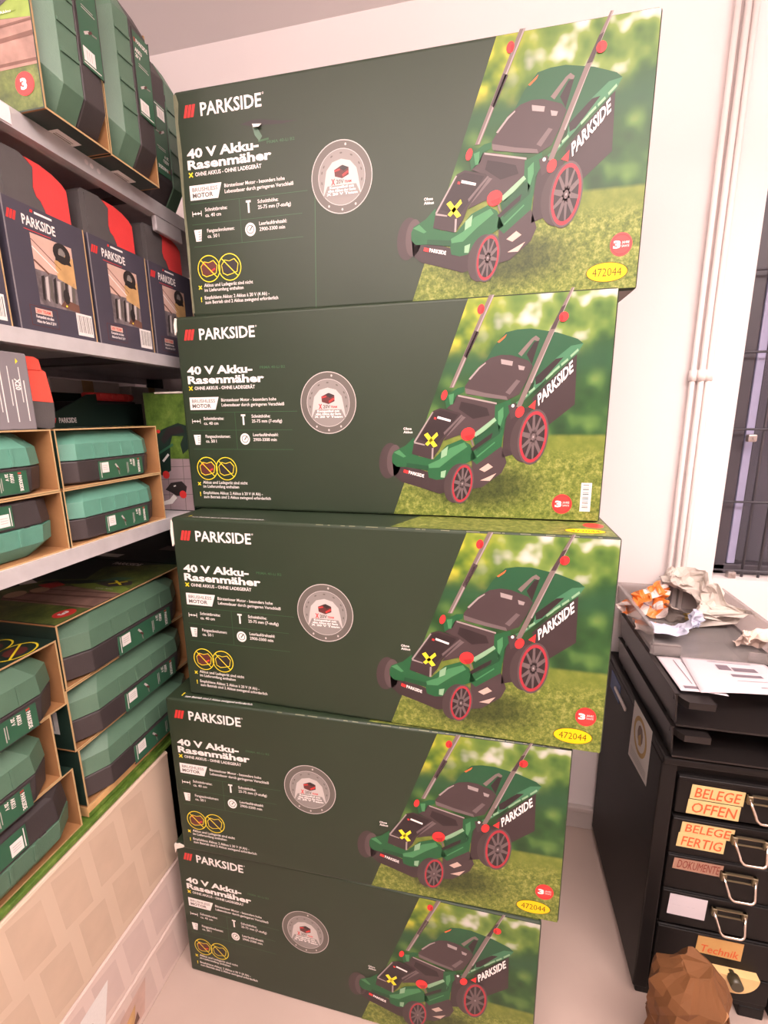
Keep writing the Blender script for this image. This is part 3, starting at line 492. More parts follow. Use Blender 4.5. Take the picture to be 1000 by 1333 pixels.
small(0.088, 0.2180, 'Bürstenloser Motor - besonders hohe', 'Lebensdauer durch geringeren Verschleiß', k=(0.118, 0.134))
small(0.0450, 0.1825, 'Schnittbreite:', 'ca. 40 cm'); small(0.1515, 0.1860, 'Schnitthöhe:', '25-75 mm (7-stufig)', k=(0.040, 0.064))
small(0.0460, 0.1470, 'Fangsackvolumen:', 'ca. 50 l', k=(0.056, 0.024)); small(0.1520, 0.1500, 'Leerlaufdrehzahl:', '2900-3300 min', k=(0.054, 0.050))
for v in (0.197, 0.162, 0.124): b.line((0.016, v), (0.236 + (0.012 if v > 0.19 else 0), v), 0.0008, FF, L1 * 2, 'print_dim_green')
b.line((0.1155, 0.124), (0.1155, 0.197), 0.0008, FF, L1 * 2, 'print_dim_green')
b.line((0.0195, 0.1800), (0.0365, 0.1800), 0.0016, FF, L1 * 2, 'print_white')
for u in (0.019, 0.037): b.line((u, 0.1755), (u, 0.1845), 0.0012, FF, L1 * 2, 'print_white')
for u, s in ((0.0215, 1), (0.0345, -1)): b.poly([(u, 0.1800), (u + s * 0.0045, 0.1826), (u + s * 0.0045, 0.1774)], FF, L1 * 3, 'print_white')
b.rect(0.1315, 0.1720, 0.1350, 0.1905, FF, L1 * 2, 'print_white'); b.rect(0.1285, 0.1890, 0.1380, 0.1925, FF, L1 * 2, 'print_white')
b.poly([(0.0215, 0.1330), (0.0325, 0.1330), (0.0350, 0.1530), (0.0190, 0.1530)], FF, L1 * 2, 'print_white')
for k in range(4): b.line((0.0275, 0.137 + 0.004 * k), (0.0325, 0.137 + 0.004 * k), 0.0010, FF, L1 * 3, 'box_green')
b.disc(0.1340, 0.1445, 0.0105, 0.0112, FF, L1 * 2, 'print_white'); b.ring(0.1340, 0.1445, 0.0062, 0.0074, FF, L1 * 3, 'box_green'); b.line((0.1325, 0.1425), (0.1385, 0.1500), 0.0018, FF, L1 * 3, 'box_green')
b.build('specification_print', m0)
b = MB(); cu, cv = 0.311, 0.2110
b.disc(cu, cv, 0.0545, 0.0565, FF, L1 * 2, 'badge_dark', 48); b.ring(cu, cv, 0.0535, 0.0550, FF, L1 * 3, 'badge_light', 48, 1.036); b.disc(cu, cv, 0.0420, 0.0435, FF, L1 * 3, 'badge_mid', 40); b.ring(cu, cv, 0.0414, 0.0424, FF, L1 * 4, 'badge_light', 40, 1.036)
b.poly([(cu - 0.034, cv - 0.026), (cu + 0.034, cv - 0.026), (cu + 0.030, cv - 0.002), (cu + 0.027, cv + 0.012), (cu + 0.016, cv + 0.024), (cu, cv + 0.028), (cu - 0.016, cv + 0.024), (cu - 0.027, cv + 0.012), (cu - 0.030, cv - 0.002)], FF, L1 * 4, 'badge_light')
b.poly([(cu - 0.0340, cv - 0.0290), (cu + 0.0340, cv - 0.0290), (cu + 0.0260, cv - 0.0120), (cu - 0.0260, cv - 0.0120)], FF, L1 * 5, 'badge_mid')
for k, (t, wd) in enumerate((('Kompatibel mit', 0.044), ('allen Akkus der Serie', 0.050), ('X 20 V Team', 0.056))): b.text(t, (cu, cv - 0.0165 - 0.0052 * k), 0.0036, FF, L1 * 6, 'print_white', wd, bold=0.03, align='C')
b.poly([(cu - 0.013, cv + 0.0120), (cu, cv + 0.0180), (cu + 0.013, cv + 0.0140), (cu + 0.013, cv + 0.0030), (cu + 0.001, cv - 0.0020), (cu - 0.012, cv + 0.0020)], FF, L1 * 5, 'ink_maroon')
b.poly([(cu - 0.004, cv + 0.0150), (cu + 0.002, cv + 0.0185), (cu + 0.013, cv + 0.0140), (cu + 0.004, cv + 0.0090)], FF, L1 * 6, 'ink_dark'); b.line((cu + 0.002, cv + 0.002), (cu + 0.012, cv + 0.008), 0.0030, FF, L1 * 6, 'print_red'); b.line((cu - 0.012, cv + 0.010), (cu - 0.003, cv + 0.012), 0.0022, FF, L1 * 6, 'print_red')
b.text('X', (cu - 0.019, cv - 0.0108), 0.0088, FF, L1 * 6, 'print_red', 0.0072, bold=0.04); b.text('20V', (cu - 0.0100, cv - 0.0095), 0.0060, FF, L1 * 6, 'badge_dark', 0.014, bold=0.03); b.text('TEAM', (cu + 0.0050, cv - 0.0090), 0.0034, FF, L1 * 6, 'print_red', 0.0125, bold=0.03)
for a in (80, 270, 300, 240): b.disc(cu + 0.0485 * math.cos(R(a)), cv + 0.0500 * math.sin(R(a)), 0.0018, 0.0022, FF, L1 * 4, 'badge_light', 8)
for a in (60, 90, 118, 150, 165, 190, 15, 30, 350): b.disc(cu + 0.0365 * math.cos(R(a)), cv + 0.0370 * math.sin(R(a)), 0.0026, 0.0013, FF, L1 * 4, 'badge_dark', 8, R(a + 90))
b.build('round_battery_badge', m0)
b = MB()
for cu, mt in ((0.0431, 'ink_maroon'), (0.0866, 'ink_dark')):
    b.ring(cu, 0.0845, 0.0222, 0.0238, FF, L1 * 2, 'print_yellow')
    hexa = [(-0.016, 0.004), (-0.009, 0.012), (0.0, 0.010), (0.010, 0.013), (0.017, 0.005), (0.014, -0.008), (0.004, -0.011), (-0.006, -0.013), (-0.014, -0.009)]
    b.poly([(cu + x * 1.08, 0.0845 + y * 1.12) for x, y in hexa], FF, L1 * 2, 'print_yellow'); b.poly([(cu + x, 0.0845 + y) for x, y in hexa], FF, L1 * 3, mt)
    b.line((cu - 0.0165, 0.0845 + 0.0165), (cu + 0.0165, 0.0845 - 0.0165), 0.0016, FF, L1 * 5, 'print_yellow')
b.line((0.046, 0.079), (0.056, 0.084), 0.003, FF, L1 * 4, 'print_red'); b.line((0.030, 0.092), (0.037, 0.094), 0.0024, FF, L1 * 4, 'print_red')
cross(b, 0.0215, 0.0525, 0.0032); b.text('!', (0.0205, 0.0270), 0.0080, FF, L1 * 2, 'print_yellow', 0.0022, bold=0.04)
small(0.0300, 0.0530, 'Akkus und Ladegerät sind nicht', 'im Lieferumfang enthalten', k=(0.102, 0.082), dv=0.0085); small(0.0290, 0.0310, 'Empfohlene Akkus: 2 Akkus à 20 V (4 Ah) -', 'zum Betrieb sind 2 Akkus zwingend erforderlich', k=(0.135, 0.152), dv=0.0085)
b.build('excluded_battery_notice', m0)
b = MB(); b.poly([(0.435, 0.003), (0.797, 0.003), (0.797, 0.3768), (0.5655, 0.3768)], FF, L1, 'garden_print'); b.build('garden_photo_print', m0)
b = MB()
for mt, l, pts in ART: b.poly(pts, FF, L1 * (l + 1), 'ink_mower_' + mt)
for k, mt in (('bag', 'print_white'), ('front', 'print_white')):
    o, x, y = [Vector(p) for p in TXF[k]]; d = x - o; hh = y - o
    b.text('PARKSIDE', tuple(o), hh.length, FF, L1 * 14, mt, d.length, tuple(d.normalized()), tuple(hh.normalized()), 0.03)
b.text('Ohne', (0.4545, 0.1605), 0.0042, FF, L1 * 2, 'print_white', 0.0150, bold=0.02); b.text('Akkus', (0.4545, 0.1545), 0.0042, FF, L1 * 2, 'print_white', 0.0168, bold=0.02)
b.build('mower_picture', m0)
b = MB(); b.disc(0.7700, 0.0680, 0.0165, 0.0175, FF, L1 * 3, 'print_red'); b.ring(0.7700, 0.0680, 0.0140, 0.0146, FF, L1 * 4, 'ink_mower_redd'); b.text('3', (0.7585, 0.0630), 0.0100, FF, L1 * 5, 'print_white', 0.0110, bold=0.05); b.text('JAHRE', (0.7710, 0.0690), 0.0036, FF, L1 * 5, 'print_white', 0.0110); b.text('GARANTIE', (0.7710, 0.0640), 0.0030, FF, L1 * 5, 'print_white', 0.0110)
b.build('warranty_badge', m0)
b = MB(); b.disc(0.7520, 0.0285, 0.0315, 0.0150, FF, L1 * 3, 'oval_ink', 40); b.disc(0.7520, 0.0285, 0.0303, 0.0140, FF, L1 * 4, 'oval_yellow', 40); b.text('472044', (0.7300, 0.0225), 0.0120, FF, L1 * 5, 'oval_ink', 0.0440)
b.build('article_number_oval', m0)
b = MB(); TF = lambda u, v, w: (u - 0.4, -BD / 2 + v, BH + w)          # the print goes on over the top face
b.poly([(0.435, 0.006), (0.794, 0.006), (0.794, 0.414), (0.60, 0.414)], TF, L1, 'grass_print'); b.disc(0.752, 0.034, 0.0315, 0.0150, TF, L1 * 2, 'oval_ink', 32); b.disc(0.752, 0.034, 0.0303, 0.0140, TF, L1 * 3, 'oval_yellow', 32); b.disc(0.772, 0.076, 0.0165, 0.0175, TF, L1 * 2, 'print_red')
b.text('472044', (0.730, 0.028), 0.0110, TF, L1 * 4, 'oval_ink', 0.0440); b.build('top_lawn_print', m0); b = MB()
b.text('zum Betrieb sind 2 Akkus zwingend erforderlich', (0.040, 0.010), 0.0058, TF, L1 * 2, 'print_white', 0.152, bold=0.012); b.text('!', (0.030, 0.014), 0.010, TF, L1 * 2, 'print_yellow', 0.003, bold=0.04)
b.build('top_note_print', m0)
spots = [(-0.5711, 0.8479, 0.796), (-0.6035, 0.8328, -0.249), (-0.5921, 0.7446, -1.066), (-0.6358, 0.7219, 0.883), (-0.6668, 0.7338, -0.406)]
labs = ['green lawn mower carton at the top of the stack, dented beside its logo', 'green lawn mower carton second from the top, with a white barcode sticker',
        'green lawn mower carton in the middle of the stack of five, its top edge showing', 'green lawn mower carton second from the bottom of the stack', 'green lawn mower carton at the bottom of the stack, standing on the floor']
cartons = []
for i, ((x, y, a), lb) in enumerate(zip(spots, labs)):
    a = R(a); c = (x + 0.4 * math.cos(a) - 0.21 * math.sin(a), y + 0.4 * math.sin(a) + 0.21 * math.cos(a), (4 - i) * (BH + 0.0007))
    if i == 0: o = m0; o.location = c; o.rotation_euler = (0, 0, a); o['label'] = lb
    else: o = dup(m0, c, lb, (0, 0, a), skip=('article_number_oval',) if i == 1 else ())
    cartons.append(o)
for ch in cartons[1].children:
    if ch.name.startswith('warranty_badge'): ch.location = (-0.034, 0, -0.037)      # this carton prints its badge lower, left of the barcode
# marks that single cartons carry
b = MB(); rnd = random.Random(4)
b.poly([(0.128, 0.3125), (0.150, 0.3170), (0.166, 0.3160), (0.208, 0.3085), (0.236, 0.3065), (0.206, 0.3045), (0.172, 0.3065), (0.160, 0.3030), (0.150, 0.3070)], FF, L1 * 2, 'ink_dark')
b.poly([(0.150, 0.3070), (0.160, 0.3030), (0.168, 0.2900), (0.162, 0.2830), (0.154, 0.2930)], FF, L1 * 3, 'case_green')
b.add([FF(u, v, w) for u, v, w in ((0.150, 0.311, 0.0004), (0.168, 0.309, 0.0004), (0.165, 0.302, 0.006), (0.154, 0.303, 0.005))], [[0, 1, 2, 3]], 'scuff_white')
b.line((0.160, 0.283), (0.180, 0.285), 0.003, FF, L1 * 2, 'print_dim_green')
b.build('torn_dent', cartons[0])
b = MB(); b.poly([(0.0003, 0.006), (0.0045, 0.008), (0.0035, 0.06), (0.006, 0.12), (0.0045, 0.2), (0.008, 0.28), (0.006, 0.33), (0.010, 0.360), (0.006, 0.374), (0.0003, 0.374)], FF, L1, 'worn_edge'); b.build('worn_edge', cartons[0])
b = MB(); b.line((0.255, 0.002), (0.262, 0.21), 0.0012, FF, L1, 'print_dim_green'); b.build('crease', cartons[0])
b = MB(); b.rect(0.7655, 0.0190, 0.7825, 0.0690, FF, L1 * 3, 'label_white')
for k in range(17): v = 0.0225 + k * 0.0026; b.rect(0.7685, v, 0.7785, v + (0.0007, 0.0014, 0.0010)[k % 3], FF, L1 * 4, 'ink_dark')
b.build('barcode_label', cartons[1])
def scuff(parent, pts, th=0.0035):
    b = MB(); b.prism(pts, FF, -th, th * 0.35, 'scuff_white'); b.build('scuffed_corner', parent)
scuff(cartons[1], [(-0.001, 0.346), (0.004, 0.353), (0.0045, 0.366), (0.006, 0.3765), (0.002, 0.3775), (-0.0015, 0.366)])
scuff(cartons[2], [(-0.001, 0.322), (0.003, 0.326), (0.0035, 0.352), (0.004, 0.370), (0.001, 0.375), (-0.002, 0.35)])
scuff(cartons[4], [(-0.001, 0.350), (0.004, 0.362), (0.022, 0.370), (0.028, 0.3745), (0.012, 0.3775), (-0.001, 0.374)])
for c, (u0, u1) in ((cartons[2], (0.30, 0.80)), (cartons[3], (0.25, 0.80))):      # rubbed white along the top front edge
    b = MB(); rnd = random.Random(int(u0 * 100)); u = u0
    while u < u1 - 0.02:
        L = rnd.uniform(0.004, 0.022); b.box((u - 0.4, -BD / 2 + 0.0012, BH - 0.0022), (u - 0.4 + L, -BD / 2 + 0.003, BH - 0.0008), 'worn_edge', 0.0004, 1); u += L + rnd.uniform(0.0, 0.03)
    b.build('rubbed_edge', c)

# ------------------------------------------------------------------ shelving rack on the left
rack = thing('shelving_rack', (-0.855, 0.5, 0), 'grey metal shelving rack along the left wall, holding tool cases and cartons', 'shelf')
for z, lip in ((1.746, 0.026), (1.4556, 0.022), (1.1222, 0.024)):
    b = MB(); x0, x1, y0, y1 = -0.205, 0.207, -1.3, 0.82
    b.box((x0, y0, z - 0.004), (x1, y1, z), 'steel_shelf'); b.box((x1 - 0.003, y0, z - lip), (x1, y1, z - 0.004), 'steel_shelf'); b.box((x0, y0, z - lip), (x0 + 0.003, y1, z - 0.004), 'steel_shelf')
    b.box((x1 - 0.02, y0, z - lip), (x1 - 0.003, y1, z - lip + 0.003), 'steel_shelf')
    for k in range(4): b.box((x0 + 0.003, y0 + 0.5 * k + 0.1, z - lip * 0.8), (x1 - 0.003, y0 + 0.5 * k + 0.13, z - 0.004), 'rack_dark')
    b.build('shelf', rack)
for x in (-0.205, 0.170):
    for y in (-1.32, 0.822):
        b = MB(); b.box((x, y, 0), (x + 0.036, y + 0.003, 1.748), 'rack_dark'); b.box((x if x < 0 else x + 0.033, y - 0.03 if y > 0 else y, 0), (x + 0.003 if x < 0 else x + 0.036, y + 0.003 if y > 0 else y + 0.03, 1.748), 'rack_dark'); b.build('upright', rack)
MB().box((0.196, 0.37, 1.692), (0.206, 0.45, 1.720), 'steel_shelf', 0.002).build('bracket', rack)
MB().box((0.207, -0.08, 1.722), (0.2085, 0.088, 1.744), 'price_paper').build('price_label', rack)
b = MB()
for y in (0.212, 0.222, 0.236): b.disc(y, 1.737 - (y - 0.2) * 0.1, 0.004, 0.004, FX(0.207), L1, 'price_paper', 7)
b.build('pale_spots', rack)  # small pale spots on the front lip of the top shelf

# ------------------------------------------------------------------ tool cases and their cardboard sleeves
def rounded(o, w_):
    md = o.modifiers.new('rounded_edges', 'BEVEL'); md.width = w_; md.segments = 2; md.limit_method = 'ANGLE'; md.angle_limit = R(22)
    return o
def make_case(green, label):
    t = thing('tool_case', (0, 0, 0), label, 'tool case', 'green and black tool cases')
    L, D, c = 0.250, 0.33, 0.034
    def ring_(s, z):
        x0, x1, y0, y1 = -D + s, -s, s, L - s
        return [(x1, y0 + c, z), (x1, y1 - c, z), (x1 - c * 0.62, y1, z), (x0 + c, y1, z), (x0, y1 - c, z), (x0, y0 + c, z), (x0 + c, y0, z), (x1 - c * 0.62, y0, z)]
    def loft(b, secs, m):
        vs = [v for s, z in secs for v in ring_(s, z)]; n = 8
        fs = [[k * n + i, k * n + (i + 1) % n, (k + 1) * n + (i + 1) % n, (k + 1) * n + i] for k in range(len(secs) - 1) for i in range(n)]
        fs += [list(range(n))[::-1], [(len(secs) - 1) * n + i for i in range(n)]]
        b.add(vs, fs, m)
    b = MB(); loft(b, [(0.010, 0.0), (0.003, 0.005), (0.0, 0.046), (0.003, 0.0475)], 'case_black'); rounded(b.build('case_base', t), 0.0018)
    b = MB(); loft(b, [(0.004, 0.0475), (0.0, 0.049), (0.002, 0.080), (0.020, 0.102), (0.024, 0.1045)], green)
    for k in range(4):
        y = 0.075 + 0.036 * k; b.prism([(0.050, -0.0015), (0.079, 0.0005), (0.079, 0.002), (0.050, 0.0015)], lambda u, v, w: (v + 0.0008 - (u - 0.047) * 0.08, y + w, u), 0, 0.0045, green)
    for y in (0.055, 0.182): b.box((-0.010, y, 0.0475), (-0.0005, y + 0.012, 0.0525), 'case_black', 0.001, 1)
    rounded(b.build('case_lid', t), 0.0022)
    b = MB(); b.box((-0.002, 0.083, 0.0035), (0.0006, 0.206, 0.0425), 'label_green', 0.0005, 1); fn = FX(0.0006)
    for z0, z1 in ((0.0030, 0.0040), (0.0420, 0.0430)): b.box((-0.002, 0.081, z0), (0.0010, 0.208, z1), 'case_black')
    b.rect(0.0900, 0.0175, 0.1080, 0.0385, fn, L1, 'label_white')
    for k in range(3): b.rect(0.0930, 0.0235 + 0.004 * k, 0.1050, 0.0246 + 0.004 * k, fn, L1 * 2, 'badge_light')
    b.rect(0.0866, 0.0080, 0.0880, 0.0390, fn, L1, 'label_white')
    b.text('PARKSIDE', (0.1905, 0.0345), 0.0056, fn, L1, 'print_white', 0.0270, (0, -1), (1, 0), 0.03)
    for k in range(3): b.rect(0.1905 + 0.0020 * k, 0.0365, 0.1918 + 0.0020 * k, 0.0395, fn, L1, 'print_red')
    b.text('AKKU', (0.1765, 0.0390), 0.0056, fn, L1, 'print_white', 0.0160, (0, -1), (1, 0), 0.03); b.text('20 V', (0.1685, 0.0390), 0.0050, fn, L1, 'print_white', 0.0120, (0, -1), (1, 0), 0.03); b.rect(0.1580, 0.0090, 0.1592, 0.0330, fn, L1, 'badge_light'); b.rect(0.1612, 0.0120, 0.1622, 0.0330, fn, L1, 'badge_light')
    b.line((0.1260, 0.0330), (0.1330, 0.0230), 0.0035, fn, L1, 'badge_light'); b.line((0.1300, 0.0250), (0.1360, 0.0180), 0.003, fn, L1 * 2, 'ink_maroon'); b.line((0.1330, 0.0180), (0.1345, 0.0090), 0.0022, fn, L1, 'badge_mid')
    b.build('case_label', t)
    return t
def make_sleeve(label, art, upright=False):
    t = thing('carton_sleeve', (0, 0, 0), label, 'carton', 'open ended cartons around the tool cases')
    L, H, D, k = (0.236 if upright else 0.270), 0.1136, 0.355, 0.0028
    b = MB()
    def slab(lo, hi, outer):                     # outer skin printed, inner skin kraft, cut edge pale
        i = {'+z': 2, '-z': 2, '+y': 1, '-y': 1, '-x': 0}[outer]; sgn = 1 if outer[0] == '+' else -1
        vs = [(x, y, z) for x in (lo[0], hi[0]) for y in (lo[1], hi[1]) for z in (lo[2], hi[2])]
        for f, (ax, sg) in (((0, 1, 3, 2), (0, -1)), ((4, 6, 7, 5), (0, 1)), ((0, 4, 5, 1), (1, -1)), ((2, 3, 7, 6), (1, 1)), ((0, 2, 6, 4), (2, -1)), ((1, 5, 7, 3), (2, 1))):
            b.add([vs[q] for q in f], [[0, 1, 2, 3]], 'dark_card' if (ax == i and sg == sgn) else ('kraft_edge' if ax == 0 else 'kraft'))
    slab((-D, 0, 0), (0, L, k), '-z'); slab((-D, 0, H - k), (0, L, H), '+z'); slab((-D, 0, k), (0, k, H - k), '-y'); upright or slab((-D, L - k, k), (0, L, H - k), '+y'); slab((-D, k, k), (-D + k, L - k, H - k), '-x')
    b.build('sleeve', t)
    b = MB(); fn = lambda u, v, w: (-D + u * D, v * L, H + w)
    if art == 'saw':
        b.poly([(0.18, 0.008), (0.995, 0.008), (0.995, 0.99), (0.90, 0.99), (0.55, 0.86), (0.62, 0.62), (0.40, 0.56)], fn, L1, 'lawn_print')
        fa = lambda u, v, w: fn(u, 0.22 + (v - 0.30) * 0.75, w)
        b.poly([(0.46, 0.52), (0.62, 0.66), (0.995, 0.60), (0.995, 0.44), (0.55, 0.40)], fa, L1 * 2, 'log_print'); b.poly([(0.40, 0.38), (0.58, 0.54), (0.995, 0.46), (0.995, 0.30), (0.45, 0.30)], fa, L1 * 3, 'log_print')
        b.line((0.50, 0.46), (0.995, 0.50), 0.030, fa, L1 * 4, 'log_dark_print'); b.line((0.44, 0.33), (0.995, 0.33), 0.022, fa, L1 * 4, 'log_dark_print'); b.line((0.5, 0.56), (0.995, 0.585), 0.016, fa, L1 * 4, 'log_dark_print')
        b.disc(0.45, 0.415, 0.050, 0.075, fa, L1 * 5, 'log_end_print', 16); b.disc(0.52, 0.535, 0.050, 0.060, fa, L1 * 5, 'log_end_print', 16)
        b.poly([(0.60, 0.70), (0.80, 0.80), (0.93, 0.74), (0.995, 0.70), (0.995, 0.60), (0.66, 0.66)], fa, L1 * 2, 'lime_print')
        b.poly([(0.74, 0.75), (0.80, 0.84), (0.92, 0.86), (0.96, 0.78), (0.86, 0.70)], fa, L1 * 5, 'case_black'); b.poly([(0.42, 0.66), (0.66, 0.72), (0.78, 0.80), (0.74, 0.84), (0.42, 0.72)], fa, L1 * 5, 'dark_card'); b.poly([(0.70, 0.78), (0.78, 0.92), (0.90, 0.93), (0.86, 0.86)], fa, L1 * 6, 'label_green')
        b.line((0.82, 0.76), (0.90, 0.84), 0.016, fa, L1 * 7, 'print_yellow'); b.line((0.82, 0.84), (0.90, 0.76), 0.016, fa, L1 * 7, 'print_yellow')
        b.poly([(0.78, 0.645), (0.93, 0.655), (0.93, 0.69), (0.78, 0.68)], fa, L1 * 6, 'lime_print'); b.text('ohne Akku', (0.80, 0.652), 0.018, fa, L1 * 7, 'print_white', 0.11)
        b.disc(0.925, 0.135, 0.045, 0.060, fn, L1 * 5, 'print_red'); b.text('3', (0.905, 0.110), 0.050, fn, L1 * 6, 'print_white', 0.030, bold=0.05)
        b.poly([(0.22, 0.50), (0.34, 0.44), (0.40, 0.50), (0.28, 0.56)], fn, L1 * 4, 'label_white'); b.poly([(0.44, 0.46), (0.55, 0.42), (0.59, 0.50), (0.50, 0.54)], fn, L1 * 5, 'print_red')
        b.text('PARKSIDE', (0.56, 0.915), 0.045, fn, L1 * 6, 'print_white', 0.20, bold=0.02)
    else:
        for cu in (0.79, 0.925):
            b.ring(cu, 0.84, 0.064, 0.071, fn, L1 * 2, 'print_yellow', 30, 1.6); b.disc(cu, 0.84, 0.045, 0.06, fn, L1 * 2, 'ink_maroon', 9); b.line((cu - 0.045, 0.92), (cu + 0.045, 0.76), 0.010, fn, L1 * 3, 'print_yellow')
        b.build('accessory_notice_print', t); b = MB()
        b.text('PARKSIDE', (0.20, 0.80), 0.06, fn, L1 * 2, 'print_white', 0.26, bold=0.02); b.rect(0.56, 0.70, 0.66, 0.74, fn, L1 * 2, 'label_white')
    b.build('printed_top', t)
    b = MB(); fn = lambda u, v, w: (-D + u * D, -w, v)
    b.rect(0.78, 0.030, 0.93, 0.072, fn, L1, 'label_white')
    for k2 in range(9): b.rect(0.795 + 0.013 * k2, 0.036, 0.800 + 0.013 * k2 + (0.003 if k2 % 2 else 0), 0.066, fn, L1 * 2, 'badge_mid')
    b.build('side_label', t)
    return t
case_g = make_case('case_green', 'x'); case_t = make_case('case_teal', 'x')
slv_a = make_sleeve('x', 'saw'); slv_b = make_sleeve('x', 'notice'); slv_u = make_sleeve('x', 'saw', True); slv_v = make_sleeve('x', 'notice', True)
used = set()
def put(src, loc, label, rot=(0, 0, 0), scale=1.0):
    if src.name not in used:
        used.add(src.name); src.location = loc; src.rotation_euler = rot; src.scale = scale if isinstance(scale, tuple) else (scale,) * 3; src['label'] = label; return src
    return dup(src, loc, label, rot, scale)
def pack(src, case, x, y, z, s, name, flip=False, dx=0.0, sl=True, sy=1.0):
    case_y = y; sc = (s, s * sy, s)
    if sl: put(src, (x, y, z), 'dark green carton around the ' + name, scale=sc)
    if flip: put(case, (x + dx * s, case_y + 0.2575 * s, z + 0.1083 * s), name[0].upper() + name[1:], (R(180), 0, 0), sc)
    else: put(case, (x + dx * s, case_y + 0.0055 * s, z + 0.0036 * s), name[0].upper() + name[1:], (0, 0, 0), sc)
# under the lowest shelf: right column of three, left column of three
pack(slv_a, case_g, -0.722, 0.5880, 0.8520, 1.10, 'green tool case topmost in the pile beside the mower cartons', dx=0.014, sy=1.14)
pack(slv_b, case_g, -0.722, 0.5850, 0.7265, 1.10, 'green tool case second in the pile beside the mower cartons', dx=0.014, sy=1.14)
pack(slv_b, case_g, -0.722, 0.5900, 0.6010, 1.10, 'green tool case lowest in the pile beside the mower cartons', dx=0.014, sy=1.14)
pack(slv_b, case_g, -0.722, 0.2880, 0.8270, 1.10, 'green tool case topmost in the left edge pile', dx=0.014)
pack(slv_b, case_g, -0.722, 0.2560, 0.7020, 1.10, 'green tool case second in the left edge pile', dx=0.014)
pack(slv_b, case_g, -0.722, 0.2780, 0.5770, 1.10, 'upside-down tool case lowest at the left picture edge', True, dx=0.014)
# on the lowest shelf
Z = 1.1222
pack(slv_b, case_t, -0.655, 0.5840, Z, 0.84, 'teal tool case lower right on the lowest shelf')
pack(slv_b, case_t, -0.655, 0.5850, Z + 0.0960, 0.84, 'teal tool case upper right on the lowest shelf')
pack(slv_b, case_t, -0.655, 0.3540, Z, 0.84, 'upside-down teal tool case lower left on the lowest shelf', True)
pack(slv_b, case_t, -0.655, 0.3530, Z + 0.0960, 0.84, 'teal tool case upper left on the lowest shelf')
# standing on end on the top shelf: +Z of the case turns to -Y, its length stands up
Z = 1.746
def stand(src, case, x, y, name, s=1.0, flip=False):
    if src: put(src, (x, y + 0.1136 * s, Z), 'dark green carton around the ' + name, (R(90), 0, 0), s)
    if flip: put(case, (x + 0.010, y + 0.006, Z + 0.2505), name[0].upper() + name[1:], (R(-90), 0, 0), s)
    else: put(case, (x + 0.010, y + 0.1136 * s - 0.0038, Z + 0.010), name[0].upper() + name[1:], (R(90), 0, 0), s)
stand(slv_u, case_g, -0.606, 0.605, 'upright green tool case on the top shelf, nearest the camera')
stand(slv_v, case_g, -0.608, 0.722, 'upright green tool case in the middle of the top shelf')
stand(None, case_g, -0.640, 0.856, 'upright tool case with black half forward on the top shelf', flip=True)
# flattened grass-print cartons under the two piles, and a carton lying further back
b = MB(); b.box((-0.36, -0.33, 0), (0, 0.34, 0.0105), 'bright_lawn_print', 0.002); tag(b.build('flattened_carton', None, (-0.713, 0.59, 0.5652)), 'flat grass printed carton lying on the cream carton under the tool case piles', 'carton')
b = MB(); b.box((-0.34, 0, 0), (0, 0.338, 0.0235), 'wood_print', 0.002); b.box((0.0005, 0.0, 0.002), (0.0015, 0.338, 0.010), 'bright_lawn_print'); tag(b.build('cardboard_pad', None, (-0.722, 0.590, 0.5772)), 'tan cardboard pad with a grass printed edge under the right pile of tool cases', 'cardboard')

